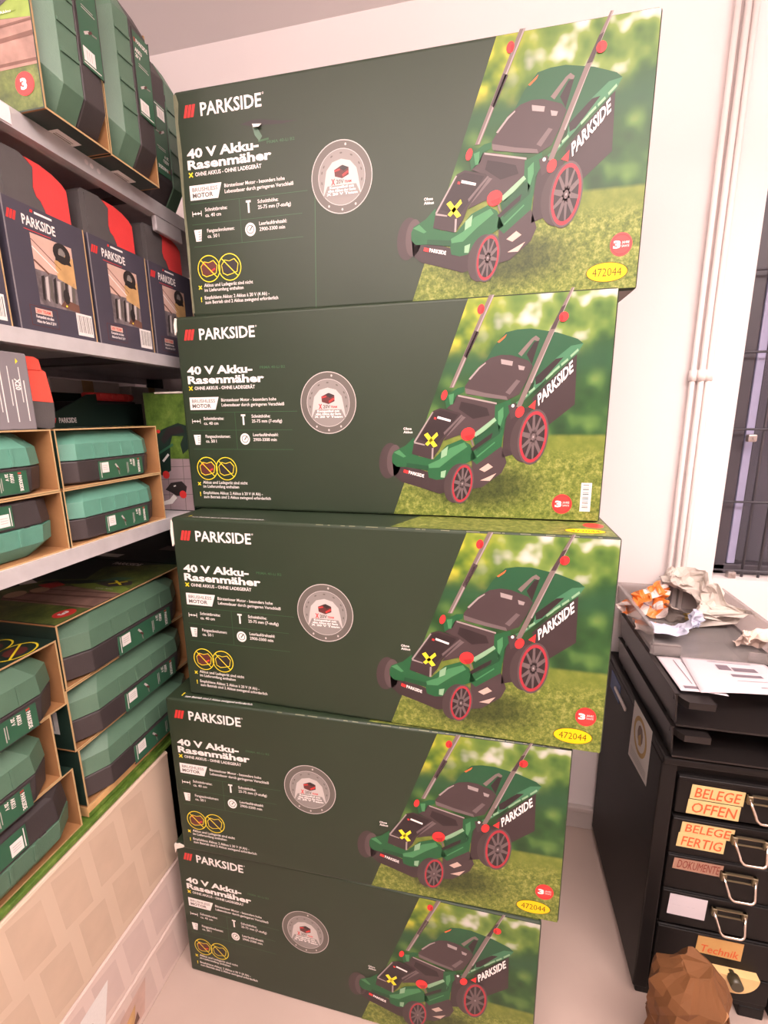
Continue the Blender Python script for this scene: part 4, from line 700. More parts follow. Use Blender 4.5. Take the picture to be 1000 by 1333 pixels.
# ------------------------------------------------------------------ navy cartons with grey and red cases on the middle shelf
def make_navy(label):
    t = thing('navy_carton', (0, 0, 0), label, 'carton', 'navy cartons on the middle shelf')
    Wd, D, H, k = 0.132, 0.30, 0.172, 0.003
    b = MB(); b.box((-D, 0, 0), (0, Wd, k), 'navy_card'); b.box((-k, 0, k), (0, Wd, H), 'navy_card'); b.box((-D, 0, k), (-D + k, Wd, H), 'navy_card'); b.box((-D + k, 0, k), (-k, k, H), 'navy_card'); b.box((-D + k, Wd - k, k), (-k, Wd, H), 'navy_card')
    b.box((-0.0006, 0.0, 0), (0.0006, 0.0016, H), 'grey_card'); b.box((-0.0006, Wd - 0.0016, 0), (0.0006, Wd, H), 'kraft_edge'); b.build('carton', t)
    fn = FX(0)
    b = MB(); logo(b, 0.004, 0.1445, 0.0125, fn, L1, 0.052, gap=0.5); b.line((0.028, 0.1390), (0.070, 0.1390), 0.0010, fn, L1, 'print_red'); b.line((0.048, 0.1655), (0.076, 0.1655), 0.0030, fn, L1, 'print_white'); b.poly([(0.041, 0.164), (0.045, 0.164), (0.046, 0.168), (0.042, 0.168)], fn, L1, 'print_red'); b.build('brand_logo', t)
    b = MB(); b.rect(0.036, 0.088, 0.104, 0.136, fn, L1, 'plank_print'); b.rect(0.036, 0.040, 0.104, 0.088, fn, L1, 'steel_print'); b.poly([(0.072, 0.084), (0.104, 0.076), (0.104, 0.120), (0.084, 0.122), (0.070, 0.108)], fn, L1 * 2, 'wood_print')
    b.line((0.036, 0.118), (0.074, 0.092), 0.0016, fn, L1 * 2, 'label_white'); b.line((0.036, 0.128), (0.080, 0.098), 0.0012, fn, L1 * 2, 'ink_maroon'); b.line((0.036, 0.100), (0.058, 0.086), 0.003, fn, L1 * 2, 'log_dark_print')
    b.ring(0.085, 0.122, 0.006, 0.015, fn, L1 * 3, 'ink_dark', 18); b.disc(0.085, 0.124, 0.006, 0.006, fn, L1 * 3, 'badge_mid', 12); b.poly([(0.072, 0.110), (0.100, 0.108), (0.096, 0.118), (0.074, 0.120)], fn, L1 * 4, 'ink_dark')
    rnd = random.Random(3)
    for k in range(9):
        u = 0.042 + 0.0065 * k; b.poly([(u, 0.046 + rnd.random() * 0.01), (u + 0.004, 0.046), (u + 0.007, 0.078 + rnd.random() * 0.008), (u + 0.002, 0.080)], fn, L1 * 2, ['ink_dark', 'badge_light', 'badge_dark'][k % 3])
    b.poly([(0.070, 0.044), (0.104, 0.040), (0.104, 0.052), (0.080, 0.056)], fn, L1 * 3, 'log_dark_print'); b.disc(0.083, 0.060, 0.006, 0.011, fn, L1 * 4, 'ink_dark', 10); b.disc(0.081, 0.046, 0.0015, 0.0015, fn, L1 * 4, 'print_yellow', 8); b.build('workshop_photo_print', t)
    b = MB(); b.rect(0.018, 0.008, 0.062, 0.036, fn, L1, 'ink_maroon'); b.rect(0.0188, 0.0088, 0.0612, 0.0352, fn, L1 * 2, 'navy_card'); b.rect(0.026, 0.025, 0.053, 0.033, fn, L1 * 3, 'plank_print'); b.text('20V TEAM', (0.028, 0.0270), 0.0040, fn, L1 * 4, 'print_red', 0.022, bold=0.02)
    for k, wd in enumerate((0.028, 0.031)): b.text(('Kompatibel mit allen', 'Akkus der Serie X 20 V')[k], (0.026, 0.0195 - 0.0065 * k), 0.0038, fn, L1 * 3, 'print_white', wd, bold=0.02)
    b.build('battery_note', t)
    b = MB(); b.rect(0.096, 0.006, 0.126, 0.040, fn, L1, 'label_white')
    for k in range(11): b.rect(0.0985 + 0.0024 * k, 0.011, 0.0985 + 0.0024 * k + (0.0006, 0.0012, 0.0009)[k % 3], 0.037, fn, L1 * 2, 'badge_dark')
    b.build('barcode_label', t)
    return t
def make_redcase(label):
    t = thing('tool_case', (0, 0, 0), label, 'tool case', 'grey and red tool cases on the middle shelf')
    D = 0.24; fn = lambda u, v, w: (-w, u, v); B0 = [(0.078, 0.0), (0.078, 0.178), (0.072, 0.189), (0.066, 0.193), (0.063, 0.204), (0.067, 0.232), (0.054, 0.240)]
    b = MB(); b.prism([(0.006, 0.0)] + B0 + [(0.047, 0.243), (0.012, 0.2415), (0.006, 0.236)], fn, 0, D, 'case_grey'); b.box((-0.002, 0.016, 0.02), (0.0014, 0.019, 0.236), 'case_grey'); b.build('case_body', t)
    b = MB(); b.prism([(0.116, 0.0), (0.122, 0.172), (0.121, 0.222), (0.114, 0.229), (0.098, 0.236), (0.078, 0.240), (0.0545, 0.2405), (0.0675, 0.232), (0.0635, 0.204), (0.0665, 0.1935), (0.0725, 0.1895), (0.0785, 0.178), (0.0785, 0.0)], fn, -0.0005, D, 'case_red'); b.build('red_case_lid', t)
    b = MB(); b.prism([(0.118, 0.004), (0.1255, 0.010), (0.126, 0.205), (0.1225, 0.216)], fn, 0.03, D - 0.03, 'case_grey'); b.build('case_latch_rail', t)
    return t
navy = make_navy('x'); redc = make_redcase('x'); Z = 1.4556
for y, dz, n in ((0.556, 0, 'left, showing its whole picture'), (0.695, 0, 'middle, beside the dark gap'), (0.834, 0, 'right, half hidden in shade'), (0.412, 0, 'cut off by the picture edge')):
    put(navy, (-0.650, y, Z), 'navy carton with workshop photo on the middle shelf, ' + n)
    put(redc, (-0.664, y + 0.003, Z + 0.0032), 'grey and red tool case standing in the navy carton, ' + n)

# ------------------------------------------------------------------ things on the lowest shelf above the teal cases
Z = 1.1222 + 0.0960 + 0.0955
b = thing('grey_carton', (-0.655, 0.40, Z), 'grey carton with small white print at the left picture edge, on the teal tool cases', 'carton')
m = MB(); m.box((-0.22, 0, 0), (0, 0.160, 0.108), 'grey_card', 0.002); m.build('carton', b)
m = MB(); fn = FX(0); rnd = random.Random(8)
for c in range(9):
    u = 0.150 - 0.016 * c; v = 0.100
    m.line((u, 0.010 + rnd.random() * 0.012), (u, v - (0.012 if c > 1 else 0.03)), 0.0016, fn, L1, 'label_white')
    m.line((u - 0.005, 0.020 + rnd.random() * 0.02), (u - 0.005, v - 0.012), 0.0012, fn, L1, 'label_white')
m.text('X20', (0.137, 0.072), 0.007, fn, L1, 'print_white', 0.016, (0, -1), (1, 0), 0.03); m.poly([(0.142, 0.092), (0.146, 0.096), (0.143, 0.100)], fn, L1, 'print_yellow'); m.build('small_print', b)
b = thing('tool_case', (-0.665, 0.562, Z), 'small red and grey tool case with tapered lid, beside the grey carton', 'tool case')
fn = lambda u, v, w: (-w, u, v)
m = MB(); m.prism([(0.0, 0.004), (0.026, 0.0), (0.0345, 0.003), (0.0385, 0.018), (0.0395, 0.040), (0.0, 0.042)], fn, 0, 0.20, 'case_grey'); m.build('case_base', b)
m = MB(); m.prism([(0.0, 0.0425), (0.0395, 0.0405), (0.0335, 0.086), (0.0275, 0.0885), (0.0255, 0.103), (0.018, 0.1065), (0.0, 0.106)], fn, 0, 0.20, 'case_orange'); m.box((-0.002, 0.004, 0.0875), (0.0016, 0.026, 0.0895), 'case_orange'); m.build('red_case_lid', b)
b = thing('toolbox_carton', (-0.828, 0.735, Z), 'low dark green carton with white logo and red case, behind the upper teal tool case', 'carton')
m = MB(); m.prism([(0.0, 0.0), (0.25, 0.0), (0.25, 0.050), (0.118, 0.046), (0.118, 0.068), (0.095, 0.066), (0.0, 0.022)], lambda u, v, w: (-w, u, v), 0, 0.004, 'dark_card'); m.box((-0.12, 0.0, 0), (-0.004, 0.25, 0.004), 'dark_card'); m.box((-0.12, 0.246, 0.004), (-0.004, 0.25, 0.050), 'dark_card'); m.box((-0.12, 0.004, 0.004), (-0.116, 0.246, 0.075), 'dark_card'); m.build('carton', b)
m = MB(); logo(m, 0.002, 0.0085, 0.0095, FX(0), L1, 0.040, gap=0.5); m.build('brand_logo', b)
b = thing('tool_case', (-0.836, 0.845, Z + 0.0045), 'dark case with a ribbed red top lying in the low dark green carton', 'tool case')
m = MB(); m.box((-0.10, 0.0, 0), (0, 0.132, 0.050), 'case_black', 0.004); m.build('case_base', b)
m = MB(); m.box((-0.030, 0.005, 0.050), (-0.002, 0.115, 0.068), 'case_red', 0.004)
for k in range(6): m.box((-0.010, 0.012 + 0.016 * k, 0.0545), (0.0008, 0.020 + 0.016 * k, 0.066), 'case_red', 0.0015, 1)
m.cyl((-0.012, 0.115, 0.0595), (-0.012, 0.130, 0.0595), 0.0085, 'case_red', 14); m.build('ribbed_red_lid', b)
for i, (y, w_, h_, lb) in enumerate(((0.878, 0.205, 0.300, 'plain grey carton at the back of the lowest shelf, deep in shade'), (1.125, 0.16, 0.296, 'pale grey carton at the back of the lowest shelf, right beside the mower cartons'))):
    b = thing('plain_carton', (-1.056, y, 1.1222), lb, 'carton')
    MB().box((0, 0, 0), (0.083, w_, h_), 'backroom_card', 0.002).build('carton', b); MB().box((0.0832, w_ * 0.42, h_ * 0.6), (0.0836, w_ * 0.58, h_), 'kraft_edge').build('packing_tape', b)
# carton with the chainsaw photograph
b = thing('chainsaw_carton', (-0.687, 0.885, 1.1222), 'carton printed with grass, paving and garden saws, wedged beside the mower cartons', 'carton')
fn = FY(0.0)
m = MB(); m.box((-0.052, 0, 0), (0.050, 0.20, 0.262), 'dark_card', 0.002); m.build('carton', b)
m = MB(); m.rect(-0.050, 0.118, 0.049, 0.260, fn, L1, 'bright_lawn_print'); m.rect(-0.050, 0.002, 0.049, 0.118, fn, L1, 'paving_print')
for v in (0.035, 0.070, 0.098): m.line((-0.050, v), (0.049, v + 0.004), 0.0012, fn, L1 * 2, 'badge_dark')
for u in (-0.012, 0.028): m.line((u, 0.002), (u + 0.004, 0.118), 0.0012, fn, L1 * 2, 'badge_dark')
m.build('patio_photo_print', b)
m = MB(); m.poly([(-0.044, 0.084), (-0.046, 0.130), (-0.036, 0.160), (-0.014, 0.182), (0.030, 0.196), (0.049, 0.190), (0.049, 0.140), (0.034, 0.128), (0.030, 0.150), (0.040, 0.168), (0.012, 0.168), (0.004, 0.148), (0.000, 0.092), (-0.020, 0.080)], fn, L1 * 3, 'dark_card'); m.poly([(-0.018, 0.160), (0.0, 0.184), (0.036, 0.190), (0.044, 0.176), (0.010, 0.170), (-0.010, 0.150)], fn, L1 * 4, 'ink_dark'); m.line((-0.018, 0.112), (-0.002, 0.128), 0.005, fn, L1 * 4, 'label_white'); m.line((-0.036, 0.125), (0.012, 0.150), 0.005, fn, L1 * 4, 'label_green'); m.disc(-0.014, 0.082, 0.009, 0.009, fn, L1 * 4, 'print_red', 12); m.disc(-0.022, 0.178, 0.005, 0.004, fn, L1 * 4, 'print_red', 10)
m.poly([(-0.020, 0.048), (-0.004, 0.064), (0.024, 0.068), (0.036, 0.056), (0.030, 0.036), (0.008, 0.034), (-0.006, 0.042)], fn, L1 * 3, 'ink_dark'); m.disc(0.024, 0.038, 0.009, 0.009, fn, L1 * 4, 'print_red', 12); m.poly([(-0.030, 0.012), (-0.006, 0.016), (0.008, 0.030), (0.000, 0.038), (-0.012, 0.026), (-0.030, 0.020)], fn, L1 * 4, 'label_white'); m.line((0.002, 0.056), (0.008, 0.058), 0.003, fn, L1 * 4, 'label_white'); m.build('saw_picture', b)
m = MB(); m.box((-0.02, -0.003, 0.258), (0.049, 0.004, 0.262), 'scuff_white', 0.001, 1); m.build('packing_tape', b)
# dark carton behind the right pile
b = thing('dark_carton', (-1.13, 0.945, 0), 'tall dark green carton with a white tag, far back under the lowest shelf', 'carton')
MB().box((0, 0, 0), (0.41, 0.30, 0.972), 'dark_card', 0.003).build('carton', b)
m = MB(); m.rect(0.10, 0.02, 0.19, 0.045, FZ(0.972), L1, 'label_white'); m.rect(0.25, 0.10, 0.34, 0.14, FZ(0.972), L1, 'shade_card'); m.build('white_tag', b)

# ------------------------------------------------------------------ cream cartons on the floor
def cream(name, z, h, card, shade, label, rows, extra=None):
    t = thing('cream_carton', (-0.71, 0.795, z), label, 'carton', 'cream cartons on the floor')
    Ln = 1.05; b = MB(); b.box((-0.34, -Ln, 0), (0, 0, h - 0.0026), card, 0.0035); b.box((0.0, -Ln, h - 0.010), (0.0016, -0.002, h - 0.0045), card, 0.0007, 1); b.build('carton', t)
    b = MB(); fn = FX(0.0)
    rh = (h - 0.022) / rows; rnd = random.Random(int(z * 1000) + 7)
    for r_ in range(rows):
        z0 = 0.008 + r_ * rh; k = 0; y = -Ln + 0.01 + (0.045 if r_ % 2 else 0.0)
        while y < -0.10:
            wd = 0.058; lean = -0.010
            b.poly([(y, z0 + rh * 0.10), (y + wd, z0 + rh * 0.04), (y + wd + lean, z0 + rh * 0.88), (y + lean, z0 + rh * 0.96)], fn, L1, shade)
            y += 0.078
    b.build('faded_pattern_print', t)
    return t
cream('cream', 0.27, 0.295, 'cream_card', 'cream_shadow_print', 'big cream carton with a lozenge pattern, on top of the pale cartons', 2)
t2 = cream('cream', 0.132, 0.138, 'pale_card', 'pale_shadow_print', 'middle cream carton of the floor pile, with a white patch and red drawing', 1)
b = MB(); fn = FX(0); b.poly([(-0.345, 0.006), (-0.255, 0.006), (-0.235, 0.090), (-0.300, 0.085)], fn, L1 * 2, 'label_white'); b.poly([(-0.315, 0.010), (-0.285, 0.012), (-0.278, 0.045), (-0.290, 0.060), (-0.300, 0.040)], fn, L1 * 3, 'tape_pink'); b.line((-0.305, 0.014), (-0.288, 0.052), 0.004, fn, L1 * 4, 'ink_maroon'); b.build('printed_patch', t2)
t3 = cream('cream', 0.0, 0.132, 'pale_card', 'pale_shadow_print', 'bottom cream carton of the floor pile, standing on the floor', 1)
b = MB(); b.poly([(-0.255, 0.010), (-0.165, 0.020), (-0.150, 0.100), (-0.225, 0.090)], fn, L1 * 2, 'plank_print'); b.poly([(-0.235, 0.018), (-0.195, 0.022), (-0.185, 0.075), (-0.215, 0.060)], fn, L1 * 3, 'wood_print'); b.poly([(-0.205, 0.022), (-0.180, 0.026), (-0.183, 0.050)], fn, L1 * 4, 'log_dark_print'); b.build('printed_patch', t3)

# ------------------------------------------------------------------ black drawer cabinet
CX, CY = 0.372, 0.905; CZ = 0.645
cab = thing('drawer_cabinet', (CX, CY, 0), 'black steel drawer cabinet with taped labels and chrome handles', 'cabinet')
W2, D2 = 0.30, 0.43
b = MB(); b.box((0, 0, 0.030), (0.030, D2, CZ - 0.018), 'black_cabinet', 0.003); b.box((W2 - 0.03, 0, 0.030), (W2, D2, CZ - 0.018), 'black_cabinet', 0.003); b.box((0, -0.006, CZ - 0.018), (W2, D2, CZ), 'black_cabinet', 0.004); b.box((0.03, D2 - 0.01, 0.03), (W2 - 0.03, D2, CZ - 0.018), 'black_cabinet'); b.box((0.03, 0.012, 0.03), (W2 - 0.03, D2 - 0.01, 0.05), 'black_cabinet'); b.box((0.03, 0.012, CZ - 0.05), (W2 - 0.03, 0.02, CZ - 0.018), 'black_cabinet'); b.build('cabinet_body', cab)
for x in (0.01, 0.22):
    for y in (0.01, 0.38): MB().box((x, y, 0), (x + 0.05, y + 0.04, 0.030), 'black_drawer', 0.003).build('foot', cab)
tops = [0.604, 0.504, 0.412, 0.319, 0.222]
notes = [('tape_yellow', 'marker_orange', [('BELEGE', 0.060, 0.575, 0.152, 0.561, 0.024), ('OFFEN', 0.060, 0.542, 0.140, 0.530, 0.024)]),
         ('tape_yellow', 'marker_orange', [('BELEGE', 0.062, 0.486, 0.146, 0.473, 0.020), ('FERTIG', 0.054, 0.458, 0.132, 0.446, 0.022)]),
         ('tape_pink', 'marker_brown', [('DOKUMENTE', 0.049, 0.402, 0.142, 0.388, 0.022)]),
         ('paper_white', 'pencil_grey', [('-- --', 0.060, 0.296, 0.112, 0.288, 0.004)]),
         ('tape_ochre', 'marker_orange', [('Technik', 0.122, 0.212, 0.192, 0.196, 0.019)])]
lab_boxes = [[(0.058, 0.554, 0.154, 0.585), (0.055, 0.518, 0.150, 0.550)], [(0.050, 0.468, 0.147, 0.494), (0.046, 0.434, 0.134, 0.466)], [(0.045, 0.376, 0.138, 0.403)], [(0.047, 0.256, 0.120, 0.308)], [(0.112, 0.168, 0.200, 0.214)]]
for i, zt in enumerate(tops):
    d = thing('drawer', (0, 0, 0), None, None); d.parent = cab; bpy.data.objects.remove(d)
    zb = zt - (0.090 if i < 4 else 0.097)
    dm = MB(); dm.box((0.034, 0.0, zb), (W2 - 0.034, 0.38, zt), 'black_drawer', 0.003); dm.box((0.034, -0.003, zt - 0.007), (W2 - 0.034, 0.001, zt - 0.001), 'black_cabinet', 0.001, 1)
    d = dm.build('drawer', cab)
    tp, ink, lines = notes[i]
    fn = FY(0.0); lm = MB()
    for k, (u0, v0, u1, v1) in enumerate(lab_boxes[i]):
        sl = -0.10
        lm.prism([(u0, v0), (u1, v0 + (u1 - u0) * -0.02), (u1 + 0.001, v1), (u0 + 0.002, v1 + 0.002)], fn, 0.0006, 0.0012 + 0.0003 * k, tp)
        t, a0, b0, a1, b1, hh = lines[k]
        lm.text(t, (u0 + 0.008, v0 + 0.005 if i != 3 else v0 + 0.026), min(hh, (v1 - v0) * 0.72), fn, 0.0018 + 0.0003 * k, ink, (u1 - u0) * (0.84 if i != 3 else 0.6), (1, -0.02), (0.12, 1), (0.006 if i != 2 else 0.0) if i != 3 else -0.01)
    lm.build('taped_label' if i != 3 else 'paper_label', d)
    if i < 4:
        hx, hz, wd = 0.130 + (0.026 if i == 0 else (0.012 if i == 1 else 0.004 if i == 2 else -0.002)), zt - 0.028, 0.066
        hm = MB(); hm.box((hx, -0.004, hz - 0.010), (hx + wd, 0.0, hz + 0.008), 'black_cabinet', 0.001, 1)
        for x in (hx, hx + wd - 0.010): hm.box((x, -0.009, hz - 0.012), (x + 0.010, 0.0, hz + 0.008), 'nickel_bracket', 0.0015, 1)
        hm.box((hx, -0.0075, hz + 0.005), (hx + wd, -0.003, hz + 0.008), 'nickel_bracket'); hm.box((hx + 0.008, -0.006, hz - 0.012), (hx + wd - 0.008, -0.003, hz - 0.009), 'nickel_bracket')
        hb = hm.build('handle_bracket', d)
        pts = [(hx + 0.004, -0.007, hz)] + [(hx + 0.004 + 0.006 * q, -0.007 - 0.016 * q, hz - 0.024 * q) for q in (0.5, 1.0)] + [(hx + 0.010 + 0.010 * (1 - math.cos(t)), -0.023 - 0.005 * math.sin(t), hz - 0.024 - 0.010 * math.sin(t)) for t in [R(a) for a in range(15, 91, 15)]]
        pts += [(2 * hx + wd - x, y, z) for x, y, z in reversed(pts)]
        MB().tube(pts, 0.0026, 'chrome', 10).build('bail_handle', d)
    else:
        wp = MB(); pts = [(0.188 + 0.045 * math.cos(t), 0.143 + 0.046 * math.sin(t)) for t in [R(a) for a in range(180, 361, 12)]]
        wp.prism(pts, lambda u, v, w: (u, -0.004 - w, v), -0.004, 0.012, 'wood_pale'); o = wp.build('wooden_pull', d); MB().cyl((0.183, -0.034, 0.138), (0.183, -0.014, 0.138), 0.012, 'knob_dark', 18).cyl((0.183, -0.0145, 0.138), (0.183, -0.004, 0.138), 0.007, 'knob_dark', 12).build('pull_knob', o)
b = MB(); b.box((0.034, 0.002, 0.052), (W2 - 0.034, 0.36, 0.118), 'black_drawer', 0.003); b.build('drawer', cab)
fn = lambda u, v, w: (-w, u - CY, v)
b = MB(); b.poly([(0.965, 0.514), (1.092, 0.494), (1.088, 0.648), (0.966, 0.652)], fn, 0.0006, 'sticker_paper'); b.ring(1.030, 0.590, 0.034, 0.044, fn, 0.0008, 'sticker_gold', 36, 1.05); b.disc(1.030, 0.594, 0.018, 0.024, fn, 0.0008, 'sticker_brown', 9); b.poly([(1.018, 0.572), (1.034, 0.566), (1.040, 0.585), (1.026, 0.600)], fn, 0.0010, 'sticker_gold')
for k in range(5): b.line((0.975, 0.538 - 0.004 * k), (1.080, 0.530 - 0.0055 * k), 0.0014, fn, 0.0010, 'badge_mid')
b.build('side_sticker', cab)
MB().box((-0.0012, 1.20 - CY, 0.560), (0, 1.285 - CY, 0.612), 'tag_blue').build('blue_tag', cab)
MB().box((-0.006, 1.135 - CY, 0.582), (0, 1.235 - CY, 0.592), 'clamp_steel', 0.002).build('metal_clip', cab)

# ------------------------------------------------------------------ letter trays and papers on the cabinet
def tray(z, label, mt, h, rim_out=0.006):
    t = thing('letter_tray', (0.384, 0.882, z + 0.0006), label, 'tray', 'letter trays on the cabinet')
    Wt, Dt, k = 0.252, 0.40, 0.003; b = MB()
    b.box((0, 0.012, 0.006), (Wt, Dt, 0.010), mt); b.box((0, 0.04, 0), (0.006, 0.06, 0.006), mt); b.box((Wt - 0.006, 0.04, 0), (Wt, 0.06, 0.006), mt); b.box((0, Dt - 0.06, 0), (0.006, Dt - 0.04, 0.006), mt); b.box((Wt - 0.006, Dt - 0.06, 0), (Wt, Dt - 0.04, 0.006), mt)
    prof = [(0.0, 0.010), (k, 0.010), (k - 0.004, h - 0.003), (k + 0.001, h - 0.001), (-rim_out, h), (-rim_out, h - 0.003), (-0.004, h - 0.004)]
    b.prism(prof, lambda u, v, w: (u, w, v), 0.020, Dt, mt); b.prism(prof, lambda u, v, w: (Wt - u, w, v), 0.020, Dt, mt); b.box((0, Dt - k, 0.010), (Wt, Dt, h), mt)
    b.prism([(0, 0.004), (0.0, h - 0.026), (0.002, h - 0.020), (0.018, h), (0.024, h), (0.024, 0.004)], lambda u, v, w: (w, u, v), 0, 0.058, mt) if False else None
    b.build('tray_body', t)
    for x0, x1, s in ((0.0, 0.058, 1), (Wt - 0.058, Wt, -1)):     # the two front lips left and right of the cut-out
        b = MB(); pts = [(-0.004, 0.030), (0.004, 0.010), (0.012, 0.0), (0.058, 0.0), (0.058, 0.030)] if s == 1 else [(Wt - 0.058, 0.030), (Wt - 0.058, 0.0), (Wt - 0.012, 0.0), (Wt - 0.004, 0.010), (Wt + 0.004, 0.030)]
        b.prism(pts, lambda u, v, w: (u, v, w), h - 0.018, h - 0.004, mt); b.build('front_lip', t)
    return t
tray(CZ, 'lower smoke grey letter tray, standing on the black cabinet', 'smoke_plastic', 0.070)
tray(CZ + 0.0700, 'upper smoke grey letter tray holding papers on its front', 'smoke_plastic', 0.072)
ZT = CZ + 0.0700 + 0.0720
t = thing('clear_tray', (0.380, 1.055, ZT - 0.0005), 'clear plastic tray full of crumpled wrappers, at the back on the letter trays', 'tray')
Wt, Dt, h = 0.258, 0.285, 0.070; b = MB(); k = 0.0025
b.box((0.006, 0.0, 0), (Wt - 0.006, Dt, k), 'clear_plastic'); b.prism([(0.006, k), (0.006 + k, k), (k, h), (-0.006, h), (-0.006, h - k), (0, h - k)], lambda u, v, w: (u, w, v), 0, Dt, 'clear_plastic'); b.prism([(0.006, k), (0.006 + k, k), (k, h), (-0.006, h), (-0.006, h - k), (0, h - k)], lambda u, v, w: (Wt - u, w, v), 0, Dt, 'clear_plastic'); b.build('tray_body', t)
MB().box((0.0, Dt - 0.003, k), (Wt, Dt, h), 'clear_plastic').build('back_wall', t)
b = MB(); b.box((0.0, 0.0, k), (0.062, 0.003, 0.026), 'clear_plastic'); b.box((0.0, 0.0, 0.023), (0.062, 0.010, 0.026), 'clear_plastic'); b.build('front_lip', t); b = MB(); b.box((Wt - 0.062, 0.0, k), (Wt, 0.003, 0.026), 'clear_plastic'); b.build('front_lip', t)
def sheet(name, corners, z, label, cat, lift, inks):
    (ax, ay), (bx, by), (cx_, cy_), (dx, dy) = corners; n = 14; vs = []
    for j in range(n + 1):
        for i in range(n + 1):
            s, q = i / n, j / n
            x = (ax * (1 - s) + bx * s) * (1 - q) + (dx * (1 - s) + cx_ * s) * q; y = (ay * (1 - s) + by * s) * (1 - q) + (dy * (1 - s) + cy_ * s) * q
            vs.append((x, y, z + lift(s, q)))
    fs = [[j * (n + 1) + i, j * (n + 1) + i + 1, (j + 1) * (n + 1) + i + 1, (j + 1) * (n + 1) + i] for j in range(n) for i in range(n)]
    root = thing(name, (0, 0, 0), label, cat); b = MB(); b.add(vs, fs, 'paper_white', True); o = b.build('paper', root)
    md = o.modifiers.new('thickness', 'SOLIDIFY'); md.thickness = 0.0004; md.offset = -1
    def at(s, q, w=0.0):
        x = (ax * (1 - s) + bx * s) * (1 - q) + (dx * (1 - s) + cx_ * s) * q; y = (ay * (1 - s) + by * s) * (1 - q) + (dy * (1 - s) + cy_ * s) * q
        return (x, y, z + lift(s, q) + 0.0007 + w)
    b = MB()
    for s0, q0, s1, q1, m_ in inks:
        kk = 6; vs = [at(s0 + (s1 - s0) * a / kk, q) for q in (q0, q1) for a in range(kk + 1)]
        b.add(vs, [[a, a + 1, kk + 2 + a, kk + 1 + a] for a in range(kk)], m_)
    b.build('printed_lines', root)
    return root
sheet('paper_sheet', [(0.393, 0.915), (0.475, 0.912), (0.470, 1.045), (0.392, 1.050)], ZT + 0.0006, 'small white delivery note on the left front of the upper letter tray', 'paper', lambda s, q: 0.002 * math.sin(s * 3.1), [(0.12, 0.06, 0.85, 0.13, 'paper_ink'), (0.35, 0.2, 0.37, 0.9, 'paper_ink'), (0.55, 0.2, 0.57, 0.9, 'paper_ink')])
sheet('paper_sheet', [(0.425, 0.908), (0.622, 0.935), (0.602, 1.048), (0.440, 1.050)], ZT + 0.0048, 'large white form with a printed barcode on the upper letter tray', 'paper', lambda s, q: 0.004 * s * s * (1 - q) + 0.0015 * math.sin(s * 6) * (1 - q),
      [(0.36, 0.66, 0.50, 0.82, 'paper_ink'), (0.52, 0.64, 0.78, 0.76, 'paper_ink'), (0.44, 0.46, 0.76, 0.54, 'paper_ink'), (0.45, 0.34, 0.8, 0.35, 'paper_ink'), (0.62, 0.16, 0.74, 0.18, 'paper_ink'), (0.3, 0.9, 0.8, 0.915, 'paper_ink')])

def crumple(name, loc, size, seed, mats, label, cat, folds=9, amp=1.1, group=None, flat=1.0, rough=0.003, tilt=None):
    rnd = random.Random(seed); n = 22
    P = [[Vector(((i / n - .5) * size[0], (j / n - .5) * size[1], 0)) for i in range(n + 1)] for j in range(n + 1)]
    for k in range(folds):
        c = Vector((rnd.uniform(-.35, .35) * size[0], rnd.uniform(-.35, .35) * size[1], 0)); a = rnd.uniform(0, 2 * math.pi); d = Vector((math.cos(a), math.sin(a), rnd.uniform(-.3, .3))).normalized()
        ax = Vector((-d.y, d.x, rnd.uniform(-.3, .3))).normalized(); ang = rnd.choice((-1, 1)) * rnd.uniform(0.45, 1.0) * amp
        for j in range(n + 1):
            for i in range(n + 1):
                p = P[j][i] - c; s = p.dot(d)
                if s > 0:
                    t = min(1.0, s / (0.06 * size[0])); P[j][i] = c + Matrix.Rotation(ang * t, 3, ax) @ p
    for row in P:
        for p in row: p += Vector([noise.noise(p * 60 + Vector((seed, k * 9, 0))) for k in range(3)]) * rough * 2
    vs = [p for row in P for p in row]
    zc = sum((p for p in vs), Vector()) / len(vs)
    for p in vs: p -= zc; p.z *= flat
    z0 = min(p.z for p in vs)
    for p in vs: p.z -= z0
    root = thing(name, loc, label, cat, group); b = MB()
    for j in range(n):
        for i in range(n):
            b.add([P[j][i], P[j][i + 1], P[j + 1][i + 1], P[j + 1][i]], [[0, 1, 2, 3]], mats(i / n, j / n))
    me_b = b.build('crumpled_sheet', root)
    bmm = bmesh.new(); bmm.from_mesh(me_b.data); bmesh.ops.remove_doubles(bmm, verts=bmm.verts, dist=1e-6); bmm.to_mesh(me_b.data); bmm.free()
    md = me_b.modifiers.new('thickness', 'SOLIDIFY'); md.thickness = 0.0004
    return root
ZF = ZT + 0.0035
crumple('crumpled_paper', (0.565, 1.262, ZF), (0.17, 0.15), 61, lambda u, v: 'paper_crumpled', 'large crumpled sheet of beige paper in the clear tray, by the window', 'paper', 13, 0.95, flat=0.85, rough=0.006)
crumple('crumpled_paper', (0.468, 1.155, ZF), (0.13, 0.12), 12, lambda u, v: 'paper_blue', 'crumpled bluish white paper at the front left of the clear tray', 'paper', 8, 0.7, flat=0.6, rough=0.005)
crumple('crumpled_tissue', (0.607, 1.110, ZF), (0.085, 0.085), 21, lambda u, v: 'tissue', 'small crumpled cream tissue at the front right of the clear tray', 'tissue', 6, 1.1)
def candy(u, v):
    if 0.42 < v < 0.62: return 'wrap_violet' if int(u * 22) % 3 == 0 and 0.15 < u < 0.85 else 'wrap_white'
    return 'wrap_white' if (int(u * 7) + int(v * 6)) % 5 == 0 else 'wrap_orange'
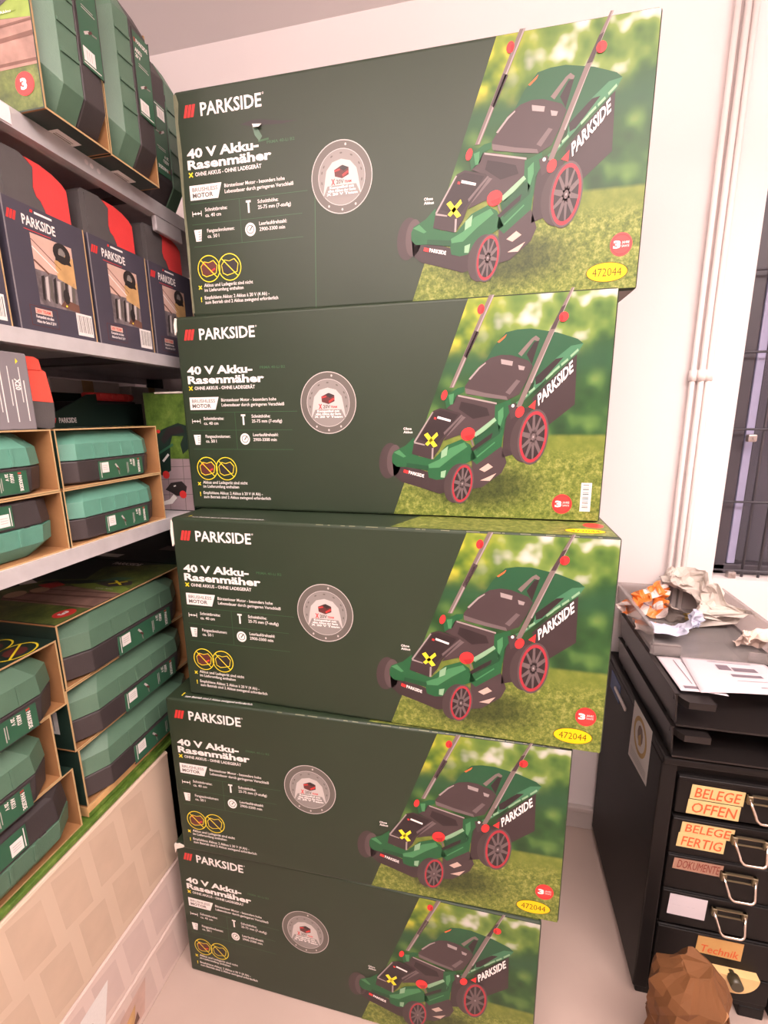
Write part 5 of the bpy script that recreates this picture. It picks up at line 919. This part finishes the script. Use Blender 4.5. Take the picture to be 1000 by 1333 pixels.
crumple('candy_wrapper', (0.438, 1.258, ZF), (0.115, 0.095), 33, candy, 'crumpled orange and white candy wrapper in the clear tray', 'wrapper', 8, 0.85, flat=0.9, rough=0.005)
crumple('candy_wrapper', (0.408, 1.175, ZF), (0.05, 0.06), 35, lambda u, v: 'wrap_orange' if v > 0.5 else 'wrap_white', 'little orange and white wrapper pressed to the left wall of the clear tray', 'wrapper', 4, 0.9)
crumple('foil_wrapper', (0.502, 1.232, ZF), (0.07, 0.05), 41, lambda u, v: 'wrap_gold' if u > 0.6 else 'wrap_foil_grey', 'grey and gold foil wrapper behind the orange candy wrapper', 'wrapper', 5, 0.9)

# ------------------------------------------------------------------ brown paper bag on the floor
bag = thing('paper_bag', (0.420, 0.772, 0), 'crumpled brown paper bag standing on the floor before the black cabinet', 'bag')
rnd = random.Random(17); nb, rows = 26, 16; vs = []
for j in range(rows):
    q = j / (rows - 1); z = 0.305 * q
    ra = 0.064 * (1 - 0.16 * q ** 4); rb = 0.058 * (1 - 0.2 * q ** 2)
    if q > 0.86: ra *= 1 - (q - 0.86) * 3.4; rb *= 1 - (q - 0.86) * 3.4
    for i in range(nb):
        t = 2 * math.pi * i / nb; sq = 1.0 / max(abs(math.cos(t)), abs(math.sin(t))) ** (0.55 * (1 - q))
        d = 1 + (0.34 * noise.noise(Vector((math.cos(t) * 1.7, math.sin(t) * 1.7, z * 11))) + 0.20 * noise.noise(Vector((math.cos(t) * 4, math.sin(t) * 4, z * 34)))) * min(1, q * 4)
        vs.append((ra * sq * d * math.cos(t) + 0.004 * math.sin(z * 20), rb * sq * d * math.sin(t), z + 0.012 * noise.noise(Vector((t, z * 9, 3))) * min(1, q * 5)))
fs = [[j * nb + i, j * nb + (i + 1) % nb, (j + 1) * nb + (i + 1) % nb, (j + 1) * nb + i] for j in range(rows - 1) for i in range(nb)]
fs += [list(range(nb))[::-1], [(rows - 1) * nb + i for i in range(nb)]]
MB().add(vs, fs, 'bag_kraft').build('bag_body', bag)
b = MB(); pts = [(0.020, -0.058, 0.20), (0.036, -0.060, 0.262), (0.052, -0.050, 0.272), (0.066, -0.036, 0.24), (0.078, -0.030, 0.16), (0.066, -0.052, 0.12), (0.040, -0.072, 0.11), (0.026, -0.070, 0.15)]
pts = [(p[0] * 0.72 - 0.002, p[1] * 0.82 - 0.002, p[2]) for p in pts]
b.add(pts + [(p[0] * 1.03, p[1] - 0.006, p[2]) for p in pts], [[i, (i + 1) % 8, 8 + (i + 1) % 8, 8 + i] for i in range(8)], 'bag_inside'); b.build('folded_flap', bag)
